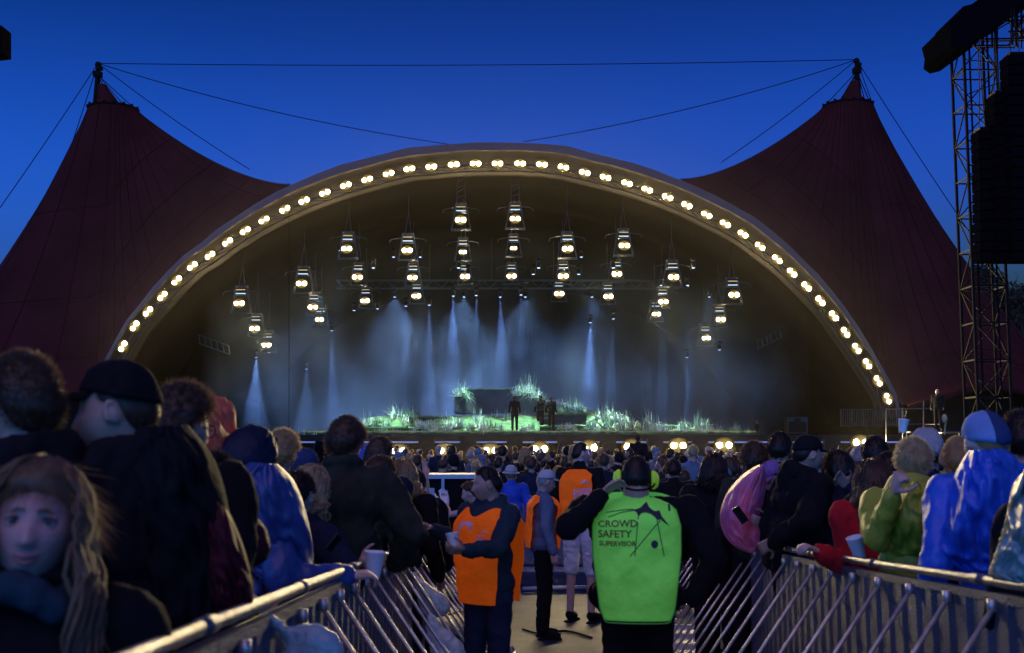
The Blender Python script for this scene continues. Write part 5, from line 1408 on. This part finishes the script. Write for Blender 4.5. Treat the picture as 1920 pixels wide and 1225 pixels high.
# ================================================================ held and hung things
def cup(label, px, py, D, tilt=(0, 0), s=1.0):
    b = MB(); rows = []
    for r_, z in ((.028, 0), (.030, .01), (.042, .108), (.0445, .112), (.0445, .118), (.040, .116), (.036, .06)):
        rows.append([Vector((r_ * s * math.cos(a * .2618), r_ * s * math.sin(a * .2618), z * s)) for a in range(24)])
    b.grid(rows, closed=True); b.f.append(tuple(range(23, -1, -1))); b.m.append(0)
    o = b.build("paper_cup", CUP, None, True); o.location = P(px, py, D); o.rotation_euler = (R(tilt[0]), R(tilt[1]), 0)
    return tag(o, label, "cup", "white paper cups")
cup("large white paper cup held out over the left barrier", 699, 1085, 5.2, (0, 4), 1.0)
cup("white paper cup in the orange-vested steward's hand", 852, 1034, 7.3, (-10, -8), .95)
cup("white paper cup held at the right rail below the red sweater", 1614, 1049, 5.9, (6, -16), .98)
cup("white paper cup lying on the barrier base at the right", 1386, 1213, 11.4, (0, 0), .95)
cup("small white cup lifted above the crowd at the right", 1692, 812, 9.0, (0, 8), .9)
def phone(label, px, py, D, rot, sc=1.0):
    b = MB(); b.box((0, 0, 0), (.075, .010, .15)); o = b.build("phone", mat("phone_body", (.02, .02, .025), .25)); o.location = P(px, py, D); o.rotation_euler = rot; o.scale = (sc,) * 3
    b = MB(); b.box((0, -.006, 0), (.066, .003, .135)); b.build("screen", M['black'], o)
    md = o.modifiers.new("bev", 'BEVEL'); md.width = .006; md.segments = 2
    return tag(o, label, "phone", "phones held by people")
phone("dark phone held over the pink poncho", 1388, 966, 7.85, (R(-25), R(-28), R(15)), .8)
phone("pale phone held low behind the blue rain jacket", 626, 1018, 5.2, (R(20), R(35), R(60)), .55)
phone("phone raised beside the bushy-haired man", 598, 846, 8.0, (R(10), R(8), R(20)))
BAG = mat("pale_plastic_bag", (.52, .56, .50), .3, trans=.0, bump=.6, bscale=25, spec=.7)
BAG2 = mat("bluish_plastic_bag", (.22, .34, .38), .28, bump=.6, bscale=25, spec=.7)
def bag(label, pts, m, D):
    b = MB(); sc = 1.15 if D > 5 else .72
    for (x, y, r, dz) in pts: b.ball(P(x, y, D + dz), (r * sc, r * .6 * sc, r * sc), 12, 8)
    me = remesh(b, .009, 4, "plastic_bag", [m]); displace(me, .012, 9, 4, zst=.4); displace(me, .006, 24, 4, zst=.4)
    o = bpy.data.objects.new("plastic_bag", me); col.objects.link(o); return tag(o, label, "bag", "plastic bags on the barrier")
bag("pale plastic bag of rubbish hanging on the left barrier struts", [(776, 1078, .018, 0), (783, 1092, .03, 0), (792, 1106, .045, 0), (803, 1120, .065, 0), (815, 1130, .07, 0), (822, 1138, .06, 0), (803, 1138, .05, 0), (808, 1152, .03, 0)], BAG, 7.5)
bag("pale plastic bag slumped at the foot of the left barrier", [(808, 1160, .03, 0), (812, 1175, .04, 0), (820, 1195, .055, 0), (830, 1208, .07, 0), (845, 1220, .07, 0), (835, 1232, .08, 0)], BAG, 6.9)
bag("bluish plastic bag full of rubbish hanging low at the left", [(506, 1158, .02, 0), (520, 1172, .025, 0), (540, 1188, .03, 0), (560, 1200, .05, 0), (585, 1210, .08, 0), (600, 1225, .09, 0), (570, 1240, .09, 0), (606, 1195, .03, 0)], BAG2, 3.15)
# steel framed case
t = thing("road_case", "tall black road case with bright aluminium edges behind the orange-vested steward", "road case")
Dc = 14.0; A, B = P(783, 893, Dc), P(900, 1096, Dc)
b = MB(); b.box(((A.x + B.x) / 2, Dc + .4, (A.z + B.z) / 2), (B.x - A.x, .8, A.z - B.z)); b.build("body", M['black'], t)
b = MB()
for y in (895, 962): b.box(((A.x + B.x) / 2, Dc - .02, P(0, y, Dc).z), (B.x - A.x + .04, .03, .035))
b.box(((A.x + B.x) / 2, Dc + .4, A.z + .01), (B.x - A.x + .06, .84, .02))
for x in (789, 836, 896): b.box((P(x, 0, Dc).x, Dc - .022, (A.z + B.z) / 2), (.035, .03, A.z - B.z))
b.build("edging", M['alu'], t)
for (x, y) in ((805, 1022), (824, 1022), (824, 1048), (806, 925), (858, 1020)):
    b = MB(); c = P(x, y, Dc - .05); b.box(c, (.11, .02, .12)); b.tube([c + Vector((-.03, -.02, -.02)), c + Vector((-.03, -.05, -.02)), c + Vector((.03, -.05, -.02)), c + Vector((.03, -.02, -.02))], .007, 5); b.build("recessed_handle", M['alu'], t)
b = MB(); b.box((P(824, 1030, Dc).x, Dc - .075, P(824, 1034, Dc).z), (.10, .01, .10)); b.build("paper_label", mat("bluish_paper", (.35, .42, .7), .6), t)
# low platform with a green edge, cables, pipe on the ground behind the steward
t = thing("low_platform", "low dark platform with a green front edge on the asphalt", "platform")
b = MB(); a, q = PZ(800, 1112, .12), PZ(905, 1112, .12); b.box(((a.x + q.x) / 2, a.y + .45, .07), (q.x - a.x, .9, .12)); b.build("deck", M['deck'], t)
b = MB(); b.box(((a.x + q.x) / 2, a.y - .012, .10), (q.x - a.x, .02, .04)); b.build("green_edge", mat("green_tape", (.20, .62, .08), .5), t)
for (pts, lab) in (([(905, 1150), (870, 1146), (840, 1152), (815, 1146)], "black cable on the asphalt left of the steward's legs"), ([(980, 1180), (1020, 1190), (1060, 1183), (1110, 1196)], "black cable on the asphalt in front of the grey cap steward"), ([(880, 1205), (850, 1190), (826, 1180)], "black cable end at the foot of the left barrier")):
    b = MB(); b.tube([interp([PZ(x, y, .015) for x, y in pts], u / 16) for u in range(17)], .012, 6); tag(b.build("ground_cable", CL['black'], None, True), lab, "cable")
b = MB(); b.tube([PZ(980, 1105, .05), PZ(1125, 1102, .05)], .035, 8); tag(b.build("ground_pipe", M['alu'], None, True), "pale pipe lying on the asphalt behind the grey cap steward", "pipe")
# ================================================================ crowd before the stage
def simple_person(seed, hairc, topm, style, hat=None, arm=False):
    """one light mesh for the distant crowd: body, clothes and hair in one object with materials"""
    rnd = random.Random(seed); b = MB(); I = Matrix.Translation((0, .01, 1.662)) @ Matrix.Rotation(R(rnd.uniform(-25, 25)), 4, 'Z') @ Matrix.Rotation(R(rnd.uniform(-8, 6)), 4, 'X')
    headmesh(b, I, 28, 22); caps(b, (0, -.015, 1.46), (0, -.01, 1.6), .06, .055)
    b.ball((0, 0, 1.3), (.18, .12, .2), 12, 8); b.ball((0, 0, 1.05), (.17, .12, .25), 12, 8); caps(b, (-.16, 0, 1.43), (.16, 0, 1.43), .07, .07)
    if arm: b.ball((.2, .2, 1.68), (.035, .02, .06), 8, 6); b.box((.19, .225, 1.75), (.075, .012, .14))
    for s in (-1, 1): caps(b, (s * .19, 0, 1.43), (s * .25, -.02, 1.15), .065, .055); caps(b, (s * .25, -.02, 1.15), (s * .2, .1, .92) if not (arm and s > 0) else (.2, .18, 1.62), .055, .04); caps(b, (s * .1, 0, .9), (s * .11, 0, .5), .1, .07); caps(b, (s * .11, 0, .5), (s * .11, 0, .06), .07, .06); caps(b, (s * .11, 0, .05), (s * .12, .14, .04), .045, .04)
    me = remesh(b, .022, 2, "crowd_person", [SK, topm, CL['black'], HAIR[hairc]])
    idx = [0 if (p.center.z > 1.52) else (1 if p.center.z > .93 else 2) for p in me.polygons]; me.polygons.foreach_set("material_index", idx)
    hb_ = MB(); 
    if hat == 'hood':
        scalp(hb_, I, .03, .008, tab=[(0, 60), (45, 40), (70, -20), (110, -50), (180, -60)], seg=28, rings=12)
    elif hat == 'cap':
        scalp(hb_, I, .018, .002, tab=[(0, 30), (60, 24), (100, 12), (180, 0)], seg=28, rings=10)
        hb_.prism([I @ headpt(sdir(R(a), R(29)), .0) for a in (-55, -30, 0, 30, 55)] + [I @ (headpt(sdir(R(a), R(29)), .0) + Vector((0, .075, -.01))) for a in (40, 0, -40)], (0, 0, .006))
    else:
        th = {'short': .012, 'curly': .028, 'long': .016, 'crew': .007}[style]
        scalp(hb_, I, th, th * .5, seg=32, rings=12, seed=seed); strands(hb_, I, 420, {'short': .02, 'curly': .035, 'long': .02, 'crew': .012}[style], th, rnd, 'out', .0045)
        if style == 'long': locks(hb_, I, 40, .22, rnd, .016)
    bm = bmesh.new(); bm.from_mesh(me); n0 = len(bm.faces); bm.from_mesh(hb_.mesh("tmp", [])); bm.faces.ensure_lookup_table()
    for i in range(n0, len(bm.faces)): bm.faces[i].material_index = 3 if hat is None else 1
    for f in bm.faces: f.smooth = True
    bm.to_mesh(me); bm.free(); return me
kinds = [("dark", 'black', 'short', None, "dark short hair and dark clothes"), ("brown", 'olive', 'short', None, "brown short hair and a drab jacket"), ("brown", 'navy', 'curly', None, "curly brown hair and navy clothes"),
         ("light", 'black', 'long', None, "long light hair and dark clothes"), ("dark", 'navy', 'crew', None, "cropped dark hair and navy clothes"), ("brown", 'black', 'short', 'hood', "a raised black hood"), ("blond", 'greyblue', 'short', None, "blond short hair and grey-blue clothes"),
         ("dark", 'greyblue', 'short', 'cap', "a grey-blue cap"), ("light", 'lime', 'short', 'hood', "a yellow-green hood"), ("dark", 'sky', 'short', 'hood', "a bright blue hood"), ("brown", 'black', 'short', None, "an arm raised holding a phone"), ("grey", 'navy', 'crew', None, "grey hair and navy clothes"), ("dark", 'red', 'short', 'cap', "a red cap and red top")]
meshes = [simple_person(i + 1, h, CL[t_], s, ht, i == 10) for i, (h, t_, s, ht, _) in enumerate(kinds)]
wts = [16, 13, 9, 9, 11, 5, 8, 6, 1.0, 1.0, 2.5, 6, 1.0]
rnd = random.Random(12)
cnt = 0; FAR = []
def put(x, y, kk, s, rz, label=None, z=0):
    o = bpy.data.objects.new("person", meshes[kk]); col.objects.link(o); o.location = (x, y, z); o.scale = (s, s, s); o.rotation_euler = (0, 0, rz)
    return tag(o, label or f"distant person in the pit crowd with {kinds[kk][4]}", "person", f"crowd members with {kinds[kk][4]}")
D = 21.5
while D < 60:
    gap = .62 + .012 * (D - 21)
    xl, xr = (690 - 960) / F * D, (1620 - 960) / F * D
    x = xl + rnd.uniform(0, gap)
    while x < xr:
        kk = rnd.choices(range(len(kinds)), wts)[0]
        s = rnd.gauss(.985, .06); yy = D + rnd.uniform(-.3, .3)
        if cnt < 195: put(x, yy, kk, min(1.12, max(.84, s)), rnd.gauss(0, .5)); cnt += 1
        else: FAR.append((x, yy, kk, min(1.12, max(.84, s)), rnd.gauss(0, .5)))
        x += gap * rnd.uniform(.75, 1.35)
    D += .95 + .055 * (D - 21)
bm = bmesh.new()
mlist = []
for x, y, kk, s, rz in FAR:
    me = meshes[kk]; n0 = len(bm.faces); v0 = len(bm.verts); bm.from_mesh(me); bm.verts.ensure_lookup_table(); bm.faces.ensure_lookup_table()
    MM = Matrix.Translation((x, y, 0)) @ Matrix.Rotation(rz, 4, 'Z') @ Matrix.Scale(s, 4)
    for i in range(v0, len(bm.verts)): bm.verts[i].co = MM @ bm.verts[i].co
    for i in range(n0, len(bm.faces)):
        m_ = me.materials[bm.faces[i].material_index]
        if m_ not in mlist: mlist.append(m_)
        bm.faces[i].material_index = mlist.index(m_)
me = bpy.data.meshes.new("far_crowd"); bm.to_mesh(me); bm.free()
for m_ in mlist: me.materials.append(m_)
o = bpy.data.objects.new("far_crowd", me); col.objects.link(o)
tag(o, "farthest rows of the crowd packed close to the stage front, heads against the footlights", "crowd", kind="stuff")
# side crowd behind both barriers (distance between the leaners and the pit)
for side in (-1, 1):
    for D in (10.8, 13, 16, 19.5):
        for q in range(6):
            px = (760 - q * 75 - rnd.uniform(0, 30)) if side < 0 else (1345 + q * 78 + rnd.uniform(0, 30))
            if not (1290 < px or px < 770): continue
            kk = rnd.choices(range(len(kinds)), wts)[0]
            put((px - 960) / F * D, D + rnd.uniform(-.4, .4), kk, rnd.uniform(.93, 1.06), rnd.uniform(-.3, .3), f"person in the {'left' if side < 0 else 'right'} side crowd with {kinds[kk][4]}")
# a few told-apart people in the pit
put(P(945, 0, 17).x, 17, 7, 1.0, .1, "x")
o = col.objects[-1]; bpy.data.objects.remove(o)
person("man in a striped bucket hat and bright blue shirt behind the orange-vested steward", 958, 872, 17.0, 15, fz=0, hair='light', hstyle='crew', hat='bucket', hatm='grey', top='sky', legs='black', group="people at the show", vox=.014)
person("person in a pale blue hoodie sitting on the far barrier with a lilac cape", 1283, 882, 17.5, 0, fz=0, hair='brown', hstyle='short', top='lightblue', puff=2, hood='down', legs='black', group="people at the show", vox=.014, poncho=None)
person("person raised on shoulders, dark against the footlights", 1196, 815, 33, 0, fz=.62, hair='dark', hstyle='short', top='black', puff=1.4, legs='black', group="people at the show", vox=.016)
pl_ = person("tall person with long dark hair seen from behind right of the lime vest", 1263, 862, 14.5, 0, fz=0, hair='dark', hstyle='short', top='black', puff=1.3, legs='black', group="people at the show", vox=.014)
b = MB(); b.prism([P(1310, 905, 17.2), P(1318, 890, 17.2), P(1330, 887, 17.2), P(1336, 905, 17.2), P(1334, 938, 17.2), P(1300, 940, 17.2), P(1298, 918, 17.2)], (0, .12, 0))
tag(b.build("poncho", cloth("lilac_film", (.30, .18, .42), .4)), "lilac rain cape held up beside the pale blue hoodie", "poncho")
# musicians
GM = "musicians on the stage"
person("singer in black standing on the front step of the stage set", 965, 743, 69.2, 0, fz=2.85, top='black', hair='dark', hstyle='short', group=GM, vox=.02, cvox=.02, skin=SK)
person("left one of the two dark musicians standing close together", 1013, 740, 71.5, 15, fz=2.85, top='black', hair='dark', hstyle='bushy', group=GM, vox=.02, cvox=.02)
person("right one of the two dark musicians standing close together", 1034, 744, 71, -25, fz=2.9, top='black', hair='dark', hstyle='short', group=GM, vox=.02, cvox=.02, bulk=1.1)
person("small dark figure at the right end of the planted set", 1419, 790, 68, 0, fz=2.6, H=None, top='black', hair='dark', hstyle='short', group=GM, vox=.02, cvox=.02)
person("dark figure standing on the scaffold right of the stage", 1757, 730, 58, 160, H=1.95, top='black', puff=2.4, hair='light', hstyle='crew', group="people at the show", vox=.02, cvox=.02, skin=SK2)
b = MB(); q = P(1757, 806, 58); b.box((q.x, 58.3, q.z / 2), (1.2, .6, q.z - .1)); 
b = MB(); b.box((q.x, 58, q.z - .12), (3.0, 1.2, .08)); 
for dx in (-1.3, 1.3):
    for dy in (-.5, .5): b.tube([(q.x + dx, 58 + dy, 0), (q.x + dx, 58 + dy, q.z - .1)], .05, 6)
tag(b.build("lookout_deck", M['steel']), "small scaffold deck under the lone dark figure at the right", "scaffold")
# raised hand with a torn flower at the right
b = MB(); b.tube([P(1771, 815, 9), P(1772, 800, 9), P(1774, 790, 9)], [.006, .005, .005], 5); b.ball(P(1771, 785, 9), (.022, .02, .035), 8, 6)
tag(b.build("held_flower", mat("pale_petals", (.5, .4, .15), .6)), "pale flower on a stem held up above the heads at the right", "flower")
